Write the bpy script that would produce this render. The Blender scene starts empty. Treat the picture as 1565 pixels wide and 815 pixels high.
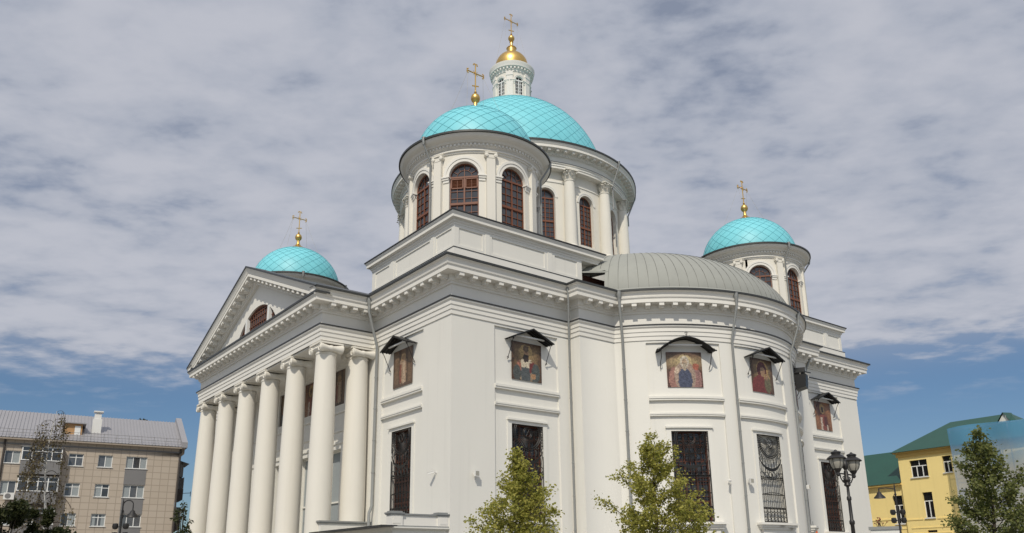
import bpy, bmesh, math, random
from mathutils import Vector, Matrix, noise as mnoise
R_ = math.radians
PI = math.pi
rnd = random.Random(7)
S = bpy.context.scene
C = S.collection

# ------------------------------------------------------------------ camera
# heights are measured from the photographer's eye (z = 0); the paving lies 1.65 m below
GZ = -1.65
cam_d = bpy.data.cameras.new('camera'); cam = bpy.data.objects.new('camera', cam_d); C.objects.link(cam)
YAW, PITCH, ROLL, FOC = 0.9108, 0.2783, -0.0130, 1237.4
_f = Vector((math.cos(YAW)*math.cos(PITCH), math.sin(YAW)*math.cos(PITCH), math.sin(PITCH)))
_r = Vector((math.sin(YAW), -math.cos(YAW), 0)); _u = _r.cross(_f)
_r2 = _r*math.cos(ROLL)+_u*math.sin(ROLL); _u2 = -_r*math.sin(ROLL)+_u*math.cos(ROLL)
mw = Matrix((( _r2.x, _u2.x, -_f.x, -21.60), (_r2.y, _u2.y, -_f.y, -32.81), (_r2.z, _u2.z, -_f.z, 0.0), (0, 0, 0, 1)))
cam.matrix_world = mw
cam_d.sensor_fit = 'HORIZONTAL'; cam_d.sensor_width = 36.0; cam_d.lens = FOC/1565*36.0
cam_d.shift_y = 114.0/1565; cam_d.clip_start = 0.1; cam_d.clip_end = 5000
S.camera = cam

# ------------------------------------------------------------------ sky, sun, exposure
SUN_AZ, SUN_EL = R_(-138.5), R_(47.0)
sd = Vector((math.cos(SUN_AZ)*math.cos(SUN_EL), math.sin(SUN_AZ)*math.cos(SUN_EL), math.sin(SUN_EL)))
S.view_settings.view_transform = 'Standard'; S.view_settings.look = 'None'
S.view_settings.exposure = 0.07; S.view_settings.gamma = 1.0
sun_d = bpy.data.lights.new('sun', 'SUN'); sun = bpy.data.objects.new('sun', sun_d); C.objects.link(sun)
sun_d.energy = 2.75; sun_d.angle = R_(0.6); sun_d.color = (1.0, 0.93, 0.80)
sun.rotation_euler = sd.to_track_quat('Z', 'Y').to_euler(); sun.location = (-60, -60, 80)

W = bpy.data.worlds.new('World'); S.world = W; W.use_nodes = True
nt = W.node_tree; N = nt.nodes; L = nt.links; N.clear()
def nd(tree, t, **k):
    n = tree.nodes.new(t)
    for a, v in k.items(): setattr(n, a, v)
    return n
def mth(tree, op, a, b=None, clamp=False):
    n = tree.nodes.new('ShaderNodeMath'); n.operation = op; n.use_clamp = clamp
    for i, q in enumerate((a, b)):
        if q is None: continue
        if isinstance(q, (int, float)): n.inputs[i].default_value = q
        else: tree.links.new(q, n.inputs[i])
    return n.outputs[0]
sky = nd(nt, 'ShaderNodeTexSky', sky_type='NISHITA'); sky.sun_disc = False
sky.sun_elevation = SUN_EL; sky.sun_rotation = PI/2 - SUN_AZ
sky.air_density = 1.0; sky.dust_density = 1.0; sky.ozone_density = 2.0
bg1 = nd(nt, 'ShaderNodeBackground'); bg1.inputs[1].default_value = 0.060
skt = nd(nt, 'ShaderNodeMix', data_type='RGBA', blend_type='MULTIPLY'); skt.inputs[0].default_value = 1.0
L.new(sky.outputs[0], skt.inputs[6]); skt.inputs[7].default_value = (0.84, 1.0, 1.16, 1)
L.new(skt.outputs[2], bg1.inputs[0])
tc = nd(nt, 'ShaderNodeTexCoord'); sp = nd(nt, 'ShaderNodeSeparateXYZ'); L.new(tc.outputs['Generated'], sp.inputs[0])
zc = mth(nt, 'ADD', mth(nt, 'MAXIMUM', sp.outputs[2], 0.0), 0.10)
cu = mth(nt, 'DIVIDE', sp.outputs[0], zc); cv = mth(nt, 'DIVIDE', sp.outputs[1], zc)
cb = nd(nt, 'ShaderNodeCombineXYZ'); L.new(cu, cb.inputs[0]); L.new(cv, cb.inputs[1]); cb.inputs[2].default_value = 1.3
mp0 = nd(nt, 'ShaderNodeMapping'); L.new(cb.outputs[0], mp0.inputs[0]); mp0.inputs['Rotation'].default_value = (0, 0, R_(40))
mp = nd(nt, 'ShaderNodeMapping'); L.new(mp0.outputs[0], mp.inputs[0]); mp.inputs['Scale'].default_value = (1.0, 1.3, 1); mp.inputs['Location'].default_value = (3.1, 1.4, 0)
def noi(scale, det, rough, dist=0.0, vec=None):
    n = nd(nt, 'ShaderNodeTexNoise'); n.inputs['Scale'].default_value = scale; n.inputs['Detail'].default_value = det
    n.inputs['Roughness'].default_value = rough; n.inputs['Distortion'].default_value = dist
    L.new(vec or mp.outputs[0], n.inputs['Vector']); return n.outputs[0]
n_big = noi(0.9, 3, 0.5); n_mid = noi(4.2, 4, 0.5, 0.25); n_fine = noi(11.0, 5, 0.55)
def ramp(tree, x, a, b):
    n = tree.nodes.new('ShaderNodeMapRange'); n.interpolation_type = 'SMOOTHSTEP'
    n.inputs[1].default_value = a; n.inputs[2].default_value = b; tree.links.new(x, n.inputs[0]); return n.outputs[0]
# cover thins out towards the horizon and breaks in a few gaps higher up
elev = ramp(nt, sp.outputs[2], 0.185, 0.275)
body = mth(nt, 'ADD', mth(nt, 'MULTIPLY', n_big, 0.40), mth(nt, 'ADD', mth(nt, 'MULTIPLY', n_mid, 0.52), mth(nt, 'MULTIPLY', n_fine, 0.34)))
cov = mth(nt, 'ADD', body, mth(nt, 'MULTIPLY', elev, 0.30))
mask0 = ramp(nt, cov, 0.62, 0.92)
mask = mth(nt, 'MULTIPLY', mth(nt, 'MULTIPLY', mth(nt, 'MAXIMUM', mask0, mth(nt, 'MULTIPLY', elev, 0.55)), 0.97), ramp(nt, sp.outputs[2], 0.15, 0.25))
shade = ramp(nt, mth(nt, 'ADD', mth(nt, 'MULTIPLY', n_mid, 0.5), mth(nt, 'ADD', mth(nt, 'MULTIPLY', n_big, 0.25), mth(nt, 'MULTIPLY', n_fine, 0.25))), 0.40, 0.62)
ccol = nd(nt, 'ShaderNodeMix', data_type='RGBA'); L.new(shade, ccol.inputs[0])
ccol.inputs[6].default_value = (0.38, 0.41, 0.485, 1); ccol.inputs[7].default_value = (0.49, 0.505, 0.565, 1)
# thin cloud glows round the sun (behind the photographer)
dt = nd(nt, 'ShaderNodeVectorMath', operation='DOT_PRODUCT'); L.new(tc.outputs['Generated'], dt.inputs[0]); dt.inputs[1].default_value = sd
glow = mth(nt, 'MULTIPLY', mth(nt, 'POWER', mth(nt, 'MAXIMUM', dt.outputs['Value'], 0.0), 3.0), 0.6)
bg2 = nd(nt, 'ShaderNodeBackground'); L.new(ccol.outputs[2], bg2.inputs[0]); L.new(mth(nt, 'ADD', glow, 1.0), bg2.inputs[1])
mx = nd(nt, 'ShaderNodeMixShader'); L.new(mask, mx.inputs[0]); L.new(bg1.outputs[0], mx.inputs[1]); L.new(bg2.outputs[0], mx.inputs[2])
out = nd(nt, 'ShaderNodeOutputWorld'); L.new(mx.outputs[0], out.inputs[0])

# ------------------------------------------------------------------ materials
MATS = {}
def mat(name, col, rough=0.8, metal=0.0, var=0.0, vscale=0.6, bump=0.0, bscale=30.0, streak=0.0, spec=0.5):
    m = bpy.data.materials.new(name); m.use_nodes = True; t = m.node_tree; b = t.nodes['Principled BSDF']
    b.inputs['Roughness'].default_value = rough; b.inputs['Metallic'].default_value = metal
    b.inputs['Specular IOR Level'].default_value = spec
    b.inputs['Base Color'].default_value = (*col, 1)
    if var or bump or streak:
        g = nd(t, 'ShaderNodeNewGeometry')
    if var or streak:
        n = nd(t, 'ShaderNodeTexNoise'); n.inputs['Scale'].default_value = vscale; n.inputs['Detail'].default_value = 6; t.links.new(g.outputs['Position'], n.inputs['Vector'])
        v = mth(t, 'ADD', mth(t, 'MULTIPLY', mth(t, 'SUBTRACT', n.outputs[0], 0.5), 2*var), 1.0)
        if streak:
            mpn = nd(t, 'ShaderNodeMapping'); mpn.inputs['Scale'].default_value = (3.0, 3.0, 0.12); t.links.new(g.outputs['Position'], mpn.inputs[0])
            n2 = nd(t, 'ShaderNodeTexNoise'); n2.inputs['Scale'].default_value = 1.0; n2.inputs['Detail'].default_value = 5; t.links.new(mpn.outputs[0], n2.inputs['Vector'])
            v = mth(t, 'SUBTRACT', v, mth(t, 'MULTIPLY', ramp(t, n2.outputs[0], 0.52, 0.75), streak))
        vm = nd(t, 'ShaderNodeVectorMath', operation='SCALE'); vm.inputs[0].default_value = col; t.links.new(v, vm.inputs['Scale'])
        t.links.new(vm.outputs[0], b.inputs['Base Color'])
    if bump:
        n3 = nd(t, 'ShaderNodeTexNoise'); n3.inputs['Scale'].default_value = bscale; n3.inputs['Detail'].default_value = 4; t.links.new(g.outputs['Position'], n3.inputs['Vector'])
        bp = nd(t, 'ShaderNodeBump'); bp.inputs['Strength'].default_value = bump; bp.inputs['Distance'].default_value = 0.02
        t.links.new(n3.outputs[0], bp.inputs['Height']); t.links.new(bp.outputs[0], b.inputs['Normal'])
    MATS[name] = m; return m
mat('white_plaster', (0.75, 0.73, 0.675), 0.9, var=0.035, vscale=0.35, bump=0.12, bscale=18, streak=0.035, spec=0.2)
mat('cream_plaster', (0.75, 0.715, 0.64), 0.85, var=0.03, vscale=0.5, bump=0.08, bscale=22, streak=0.03, spec=0.25)
mat('trim_plaster', (0.77, 0.745, 0.69), 0.9, var=0.03, vscale=0.8, bump=0.06, bscale=25, spec=0.2)
mat('flashing', (0.045, 0.045, 0.047), 0.5, metal=0.3, var=0.2)
mat('gutter_metal', (0.055, 0.057, 0.055), 0.45, metal=0.3, var=0.2)
mat('grey_metal', (0.30, 0.305, 0.295), 0.5, metal=0.35, var=0.12, vscale=2)
mat('zinc_roof', (0.31, 0.315, 0.285), 0.7, metal=0.0, var=0.10, vscale=0.8, streak=0.05)
mat('turquoise_tile', (0.19, 0.595, 0.665), 0.5, var=0.12, vscale=0.9)
mat('turquoise_seam', (0.08, 0.36, 0.41), 0.7)
mat('chain_metal', (0.34, 0.30, 0.22), 0.6)
mat('gold', (0.72, 0.47, 0.15), 0.36, metal=1.0, var=0.12, vscale=6)
mat('brown_wood', (0.185, 0.066, 0.032), 0.5, var=0.15, vscale=3)
mat('brown_dark', (0.105, 0.034, 0.018), 0.5, var=0.25, vscale=3)
mat('soffit_wood', (0.13, 0.05, 0.035), 0.6, var=0.2, vscale=4)
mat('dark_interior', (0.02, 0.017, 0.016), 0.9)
mat('iron', (0.014, 0.013, 0.012), 0.55, spec=0.4)
mat('canopy_sheet', (0.022, 0.021, 0.02), 0.45, metal=0.4, var=0.2)
mat('white_board', (0.72, 0.70, 0.64), 0.7, var=0.04, vscale=2)
mat('white_frame', (0.78, 0.78, 0.76), 0.5)
mat('paving', (0.23, 0.22, 0.20), 0.9, var=0.12, vscale=0.2, bump=0.2, bscale=8)
mat('stone_step', (0.40, 0.38, 0.35), 0.85, var=0.1)
mat('lamp_metal', (0.018, 0.016, 0.015), 0.45, spec=0.5, var=0.2)
mat('white_paint', (0.72, 0.71, 0.68), 0.6)
mat('orange_cloth', (0.75, 0.16, 0.03), 0.8)
mat('green_sheet', (0.015, 0.072, 0.05), 0.5, var=0.12, vscale=0.6, streak=0.1)
mat('yellow_plaster', (0.92, 0.73, 0.31), 0.9, var=0.05, vscale=0.5, bump=0.1, streak=0.05, spec=0.2)
mat('yellow_band', (0.60, 0.41, 0.13), 0.9)
mat('grey_panel', (0.19, 0.185, 0.185), 0.8, var=0.1)
mat('grey_roof', (0.36, 0.35, 0.36), 0.45, metal=0.3, var=0.06)
mat('dark_brown_panel', (0.06, 0.05, 0.045), 0.8, var=0.2)
mat('board_tan', (0.45, 0.26, 0.12), 0.8, var=0.2, vscale=3)
mat('bark', (0.055, 0.042, 0.032), 0.95, var=0.3, vscale=8)
mat('birch_bark', (0.55, 0.53, 0.49), 0.85, var=0.35, vscale=5)
mat('curtain', (0.30, 0.33, 0.34), 0.9, var=0.1)
mat('flower_red', (0.30, 0.06, 0.05), 0.8)
def glass_mat(name, col, rough, spec=0.5, var=0.3):
    m = mat(name, col, rough, var=var, vscale=2.5, spec=spec, bump=0.10, bscale=1.3); return m
glass_mat('dark_glass', (0.045, 0.045, 0.048), 0.06, 0.8, 0.6)
glass_mat('pale_glass', (0.10, 0.105, 0.115), 0.08, 0.7)
glass_mat('black_glass', (0.010, 0.010, 0.011), 0.10, 0.3)
def leaf_mat(name, c1, c2, trans=0.35):
    m = bpy.data.materials.new(name); m.use_nodes = True; t = m.node_tree; b = t.nodes['Principled BSDF']
    b.inputs['Roughness'].default_value = 0.55; b.inputs['Specular IOR Level'].default_value = 0.3
    at = nd(t, 'ShaderNodeAttribute', attribute_name='leaf_tone')
    mxn = nd(t, 'ShaderNodeMix', data_type='RGBA'); t.links.new(at.outputs['Fac'], mxn.inputs[0]); mxn.inputs[6].default_value = (*c1, 1); mxn.inputs[7].default_value = (*c2, 1)
    t.links.new(mxn.outputs[2], b.inputs['Base Color'])
    tr = nd(t, 'ShaderNodeBsdfTranslucent'); t.links.new(mxn.outputs[2], tr.inputs[0])
    ms = nd(t, 'ShaderNodeMixShader'); ms.inputs[0].default_value = trans
    t.links.new(b.outputs[0], ms.inputs[1]); t.links.new(tr.outputs[0], ms.inputs[2]); t.links.new(ms.outputs[0], t.nodes['Material Output'].inputs[0])
    MATS[name] = m; return m
leaf_mat('linden_leaf', (0.21, 0.23, 0.04), (0.50, 0.45, 0.11), 0.5)
leaf_mat('dark_leaf', (0.085, 0.115, 0.035), (0.22, 0.225, 0.065), 0.45)
leaf_mat('bush_leaf', (0.022, 0.034, 0.012), (0.06, 0.065, 0.022))
leaf_mat('birch_leaf', (0.085, 0.075, 0.035), (0.17, 0.13, 0.06))
# mosaic picture: every tessera has its own colour
m = bpy.data.materials.new('icon_mosaic'); m.use_nodes = True; t = m.node_tree; b = t.nodes['Principled BSDF']; b.inputs['Roughness'].default_value = 0.4
at = nd(t, 'ShaderNodeAttribute', attribute_name='tessera'); t.links.new(at.outputs['Color'], b.inputs['Base Color']); MATS['icon_mosaic'] = m
# tiled facade of the flats (object coordinates: x along the wall, z up)
m = bpy.data.materials.new('beige_tiles'); m.use_nodes = True; t = m.node_tree; b = t.nodes['Principled BSDF']; b.inputs['Roughness'].default_value = 0.75
tcn = nd(t, 'ShaderNodeTexCoord'); spn = nd(t, 'ShaderNodeSeparateXYZ'); t.links.new(tcn.outputs['Object'], spn.inputs[0])
cbn = nd(t, 'ShaderNodeCombineXYZ'); t.links.new(mth(t, 'ADD', spn.outputs[0], spn.outputs[1]), cbn.inputs[0]); t.links.new(spn.outputs[2], cbn.inputs[1])
br = nd(t, 'ShaderNodeTexBrick'); t.links.new(cbn.outputs[0], br.inputs['Vector']); br.offset = 0.0
br.inputs['Color1'].default_value = (0.445, 0.375, 0.30, 1); br.inputs['Color2'].default_value = (0.475, 0.405, 0.33, 1); br.inputs['Mortar'].default_value = (0.33, 0.275, 0.22, 1)
br.inputs['Scale'].default_value = 1.0; br.inputs['Brick Width'].default_value = 0.75; br.inputs['Row Height'].default_value = 0.62; br.inputs['Mortar Size'].default_value = 0.035
t.links.new(br.outputs[0], b.inputs['Base Color']); MATS['beige_tiles'] = m
# printed scaffold net: blue sky and white clouds on a thin woven sheet
m = bpy.data.materials.new('printed_net'); m.use_nodes = True; t = m.node_tree; b = t.nodes['Principled BSDF']; b.inputs['Roughness'].default_value = 0.9
tcn = nd(t, 'ShaderNodeTexCoord'); n1 = nd(t, 'ShaderNodeTexNoise'); n1.inputs['Scale'].default_value = 0.28; n1.inputs['Detail'].default_value = 5; t.links.new(tcn.outputs['Object'], n1.inputs['Vector'])
spn = nd(t, 'ShaderNodeSeparateXYZ'); t.links.new(tcn.outputs['Object'], spn.inputs[0])
hgt = mth(t, 'MULTIPLY', mth(t, 'SUBTRACT', 11.0, spn.outputs[2]), 0.16)
mk = ramp(t, mth(t, 'ADD', mth(t, 'MULTIPLY', n1.outputs[0], 0.7), hgt), 0.35, 0.95)
mxn = nd(t, 'ShaderNodeMix', data_type='RGBA'); t.links.new(mk, mxn.inputs[0]); mxn.inputs[6].default_value = (0.10, 0.30, 0.50, 1); mxn.inputs[7].default_value = (0.42, 0.45, 0.47, 1)
t.links.new(mxn.outputs[2], b.inputs['Base Color'])
trn = nd(t, 'ShaderNodeBsdfTransparent'); ms = nd(t, 'ShaderNodeMixShader'); ms.inputs[0].default_value = 0.30
t.links.new(b.outputs[0], ms.inputs[1]); t.links.new(trn.outputs[0], ms.inputs[2]); t.links.new(ms.outputs[0], t.nodes['Material Output'].inputs[0]); MATS['printed_net'] = m
# frosted lantern glass
mat('lantern_glass', (0.36, 0.34, 0.29), 0.2, var=0.1, vscale=10)

# ------------------------------------------------------------------ mesh helpers
ORG = {}
class MB:
    def __init__(s): s.v = []; s.f = []; s.m = []
    def add(s, vs, fs, m=0):
        o = len(s.v); s.v += [tuple(q) for q in vs]
        for f in fs: s.f.append(tuple(i+o for i in f)); s.m.append(m)
    def quad(s, a, b, c, d, m=0): s.add((a, b, c, d), ((0, 1, 2, 3),), m)
    def box(s, x0, x1, y0, y1, z0, z1, m=0, tf=None):
        vs = [Vector((x, y, z)) for z in (z0, z1) for y in (y0, y1) for x in (x0, x1)]
        if tf: vs = [tf(*q) for q in vs]
        s.add(vs, ((0, 2, 3, 1), (4, 5, 7, 6), (0, 1, 5, 4), (2, 6, 7, 3), (0, 4, 6, 2), (1, 3, 7, 5)), m)
    def lathe(s, c, prof, n=24, a0=0.0, a1=2*PI, m=0, tf=None, caps=False):
        full = abs(a1-a0-2*PI) < 1e-6; k = n if full else n+1
        vs = []
        for i in range(k):
            a = a0+(a1-a0)*i/n
            for r, z in prof:
                q = (c[0]+r*math.cos(a), c[1]+r*math.sin(a), z)
                vs.append(tf(*q) if tf else q)
        p = len(prof); fs = []
        for i in range(n):
            j = (i+1) % k
            for q in range(p-1):
                fs.append((i*p+q, j*p+q, j*p+q+1, i*p+q+1))
        if caps and full: fs.append(tuple(i*p+p-1 for i in range(k))); fs.append(tuple(i*p for i in range(k-1, -1, -1)))
        s.add(vs, fs, m)
    def tube(s, pts, r, n=6, m=0, cap=True):
        pts = [Vector(q) for q in pts]; k = len(pts); rs = r if isinstance(r, (list, tuple)) else [r]*k
        t0 = (pts[1]-pts[0]).normalized(); up = Vector((0, 0, 1)) if abs(t0.z) < 0.9 else Vector((1, 0, 0))
        nrm = t0.cross(up).normalized(); vs = []
        for i in range(k):
            t = (pts[min(i+1, k-1)]-pts[max(i-1, 0)])
            t = t.normalized() if t.length > 1e-9 else t0
            nrm = (nrm-t*nrm.dot(t)); nrm = nrm.normalized() if nrm.length > 1e-6 else t.orthogonal().normalized()
            bn = t.cross(nrm)
            for j in range(n):
                a = 2*PI*j/n; vs.append(pts[i]+(nrm*math.cos(a)+bn*math.sin(a))*rs[i])
        fs = [(i*n+j, i*n+(j+1) % n, (i+1)*n+(j+1) % n, (i+1)*n+j) for i in range(k-1) for j in range(n)]
        if cap: fs.append(tuple(range(n-1, -1, -1))); fs.append(tuple((k-1)*n+j for j in range(n)))
        s.add(vs, fs, m)
    def bar(s, p, q, w, d, up=(0, 0, 1), m=0):
        p = Vector(p); q = Vector(q); t = (q-p).normalized(); u = Vector(up); a = t.cross(u)
        a = a.normalized() if a.length > 1e-5 else t.orthogonal().normalized(); b2 = a.cross(t)
        vs = [e+a*x*w/2+b2*y*d/2 for e in (p, q) for x, y in ((-1, -1), (1, -1), (1, 1), (-1, 1))]
        s.add(vs, ((3, 2, 1, 0), (4, 5, 6, 7), (0, 1, 5, 4), (1, 2, 6, 5), (2, 3, 7, 6), (3, 0, 4, 7)), m)
    def sweep(s, path, prof, closed=False, m=0, mats=None):
        # path: plan points, walked with the outside on the right; prof: (outward, z)
        n = len(path); P = [Vector(q) for q in path]; offs = []
        for i in range(n):
            a = P[i]-P[i-1] if (closed or i > 0) else P[1]-P[0]
            b = P[(i+1) % n]-P[i] if (closed or i < n-1) else P[i]-P[i-1]
            a = a.normalized(); b = b.normalized()
            na = Vector((a.y, -a.x)); nb = Vector((b.y, -b.x)); h = na+nb
            h = h/max(h.length_squared/2, 0.25); offs.append(h)
        vs = [(P[i].x+offs[i].x*o, P[i].y+offs[i].y*o, z) for i in range(n) for o, z in prof]
        p = len(prof)
        for i in range(n if closed else n-1):
            j = (i+1) % n
            for q in range(p-1):
                mm = mats[q] if mats else m
                s.add([vs[i*p+q], vs[j*p+q], vs[j*p+q+1], vs[i*p+q+1]], ((0, 1, 2, 3),), mm)
        if not closed:
            for i in (0, n-1): s.add([vs[i*p+q] for q in range(p)], (tuple(range(p)),), m)
    def relief(s, mp, u0, u1, z0, z1, rects, du=None, m=0, dmin=None):
        us = {u0, u1}; zs = {z0, z1}
        for a, b2, c, d, e in rects:
            us |= {max(u0, min(u1, a)), max(u0, min(u1, b2))}; zs |= {max(z0, min(z1, c)), max(z0, min(z1, d))}
        us = sorted(us); zs = sorted(zs)
        if du:
            o = []
            for a, b2 in zip(us, us[1:]):
                k = max(1, int(math.ceil((b2-a)/du-1e-6))); o += [a+(b2-a)*i/k for i in range(k)]
            us = o+[us[-1]]
        def dep(u, z):
            d = 0.0
            for a, b2, c, e, q in rects:
                if a < u < b2 and c < z < e: d = q
            return d
        D = [[dep((us[i]+us[i+1])/2, (zs[j]+zs[j+1])/2) for j in range(len(zs)-1)] for i in range(len(us)-1)]
        for i in range(len(us)-1):
            for j in range(len(zs)-1):
                d = D[i][j]; a, b2, c, e = us[i], us[i+1], zs[j], zs[j+1]
                if not (dmin is not None and d <= dmin):
                    s.quad(mp(a, c, d), mp(b2, c, d), mp(b2, e, d), mp(a, e, d), m)
                if i+1 < len(us)-1 and D[i+1][j] != d: d2 = D[i+1][j]; s.quad(mp(b2, c, d), mp(b2, c, d2), mp(b2, e, d2), mp(b2, e, d), m)
                if j+1 < len(zs)-1 and D[i][j+1] != d: d2 = D[i][j+1]; s.quad(mp(a, e, d), mp(b2, e, d), mp(b2, e, d2), mp(a, e, d2), m)
    def build(s, name, mats, parent=None, angle=35, merge=True, raw=False):
        if isinstance(mats, str): mats = [mats]
        o = Vector((0, 0, 0))
        if parent is not None: o = ORG.get(parent.name, o)
        me = bpy.data.meshes.new(name)
        me.from_pydata([tuple(Vector(q)-o) for q in s.v], [], s.f)
        for q in mats: me.materials.append(MATS[q])
        if len(mats) > 1: me.polygons.foreach_set('material_index', s.m)
        if not raw:
            b = bmesh.new(); b.from_mesh(me)
            if merge: bmesh.ops.remove_doubles(b, verts=b.verts, dist=1e-4)
            bmesh.ops.recalc_face_normals(b, faces=b.faces); b.to_mesh(me); b.free()
            me.polygons.foreach_set('use_smooth', [True]*len(me.polygons)); me.set_sharp_from_angle(angle=R_(angle))
        ob = bpy.data.objects.new(name, me); C.objects.link(ob)
        if parent is not None: ob.parent = parent; ORG[ob.name] = o
        return ob
def thing(name, label, cat, loc=(0, 0, 0), rotz=0.0, group=None, local=False):
    o = bpy.data.objects.new(name, None); C.objects.link(o); o.location = loc; o.rotation_euler = (0, 0, rotz); o.empty_display_size = 0.3
    o['label'] = label; o['category'] = cat
    if group: o['group'] = group
    ORG[o.name] = Vector((0, 0, 0)) if (local or rotz) else Vector(loc)
    return o
def tag(o, label, cat, group=None):
    o['label'] = label; o['category'] = cat
    if group: o['group'] = group
    return o
def inst(ob, parent, loc, rotz=0.0):
    # copy of a part and of its sub-parts; loc is added to the copied part
    c = ob.copy(); C.objects.link(c); c.parent = parent; c.location = loc; c.rotation_euler = (0, 0, rotz)
    for ch in ob.children:
        d = ch.copy(); C.objects.link(d); d.parent = c
    return c

# ------------------------------------------------------------------ ground
g = MB(); g.quad((-900, -900, GZ), (900, -900, GZ), (900, 900, GZ), (-900, 900, GZ)); o = g.build('ground', 'paving', raw=True); o['kind'] = 'structure'

# ================================================================== CATHEDRAL
cath = thing('cathedral', 'white neoclassical cathedral with turquoise domes, gold crosses and a column portico', 'cathedral', (19, 19, GZ))
ZA, ZT = 12.69, 13.55          # underside of the architrave, top of the taenia
AW, AC = 19.0, 5.06            # apse axis
AR = 10.19
def arcpts(cx, cy, r, a0, a1, n): return [(cx+r*math.cos(R_(a0+(a1-a0)*i/n)), cy+r*math.sin(R_(a0+(a1-a0)*i/n))) for i in range(n+1)]
A0 = math.degrees(math.atan2(-0.84-AC, -math.sqrt(AR**2-(0.84+AC)**2))); A1 = -180-A0
XA = AW+AR*math.cos(R_(A0))
east = [(0, 0), (8, 0), (8, -0.84)]+arcpts(AW, AC, AR, A0, A1, 48)+[(30, -0.84), (30, 0), (38, 0)]
south = [(38, 8.23), (41.31, 8.23), (41.31, 29.77), (38, 29.77), (38, 38)]
west = [(0, 38)]
north = [(0, 29.77), (-3.31, 29.77), (-3.31, 8.23), (0, 8.23)]
outline = east+south+west+north                 # anticlockwise, outside on the right

# ---- walls ----------------------------------------------------------------
WIN_HW, WZ0, WZ1, BAYC = 1.06, 2.5, 7.45, 4.88
def bay_rects(c, hw=1.0, sc=1.0):
    # sunk panel, window opening with raised frame, hood line, two string bands
    r = []
    a, b2 = c-2.18*sc, c+2.18*sc
    r.append((a, b2, WZ0-0.9, 12.55, -0.10))
    r.append((c-1.33*sc, c+1.33*sc, WZ0, 7.62, -0.05))
    r.append((c-1.36*sc, c+1.36*sc, 7.62, 7.72, 0.05))
    r.append((c-WIN_HW*sc, c+WIN_HW*sc, WZ0, WZ1, -0.42))
    r.append((a-.0, b2+.0, 9.19, 9.29, 0.06)); r.append((a, b2, 9.29, 9.42, 0.10))
    r.append((a, b2, 8.30, 8.38, 0.04)); r.append((a, b2, 8.38, 8.47, 0.07))
    return r
def planeX(x0, sgn):   # wall facing -x (sgn=-1): u = y
    return lambda u, z, d: (x0+sgn*d, u, z)
def planeY(y0, sgn):
    return lambda u, z, d: (u, y0+sgn*d, z)
def cylmap(cx, cy, r): return lambda a, z, d: (cx+(r+d)*math.cos(a), cy+(r+d)*math.sin(a), z)
wl = MB()
wl.relief(planeX(0, -1), 0, 8.23, GZ, ZA, bay_rects(BAYC), dmin=-0.42)
wl.relief(planeY(0, -1), 0, 8, GZ, ZA, bay_rects(BAYC), dmin=-0.42)
wl.relief(planeY(0, -1), 30, 38, GZ, ZA, bay_rects(38-BAYC), dmin=-0.42)
wl.quad((8, 0, GZ), (8, -.84, GZ), (8, -.84, ZA), (8, 0, ZA)); wl.quad((30, 0, GZ), (30, -.84, GZ), (30, -.84, ZA), (30, 0, ZA))
wl.quad((8, -.84, GZ), (XA, -.84, GZ), (XA, -.84, ZA), (8, -.84, ZA)); wl.quad((30, -.84, GZ), (38-XA, -.84, GZ), (38-XA, -.84, ZA), (30, -.84, ZA))
am = cylmap(AW, AC, AR); da = math.degrees(1/AR)
APSE_BAYS = (-122.3, -92.0, -57.7)
rr = []
for cdeg in APSE_BAYS[:3]:
    c = R_(cdeg)
    rr += bay_rects(c, sc=1/AR)
wl.relief(am, R_(A0), R_(A1), GZ, ZA, rr, du=R_(2.5), dmin=-0.42)
# north wall behind the portico
PB = [12.85, 16.95, 21.05, 25.15]
pr = []
for c in PB:
    pr += [(c-1.05, c+1.05, 10.05, 12.32, -0.12), (c-1.45, c+1.45, 9.5, 9.65, 0.10), (c-1.0, c+1.0, 0.9, 7.3, -0.42), (c-1.3, c-1.0, 0.9, 7.6, 0.06), (c+1.0, c+1.3, 0.9, 7.6, 0.06), (c-1.3, c+1.3, 7.3, 7.6, 0.06), (c-1.45, c+1.45, 7.6, 7.75, 0.14), (c-1.35, c+1.35, 8.35, 8.5, 0.08)]
wl.relief(planeX(0, -1), 8.23, 29.77, GZ, ZA, pr, dmin=-0.42)
wl.quad((0, 29.77, GZ), (0, 38, GZ), (0, 38, ZA), (0, 29.77, ZA)); wl.quad((0, 38, GZ), (38, 38, GZ), (38, 38, ZA), (0, 38, ZA)); wl.quad((38, 0, GZ), (38, 38, GZ), (38, 38, ZA), (38, 0, ZA))
wl.build('wall', 'white_plaster', cath, angle=20)
# flat inner backing so that nothing shows daylight through the windows
bk = MB(); bk.box(0.9, 37.1, 0.9, 37.1, GZ+.1, 15.2); bk.lathe((AW, AC), [(AR-.9, GZ+.1), (AR-.9, 15.2)], 48, R_(A0), R_(A1)); bk.build('interior_core', 'dark_interior', cath)

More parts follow.
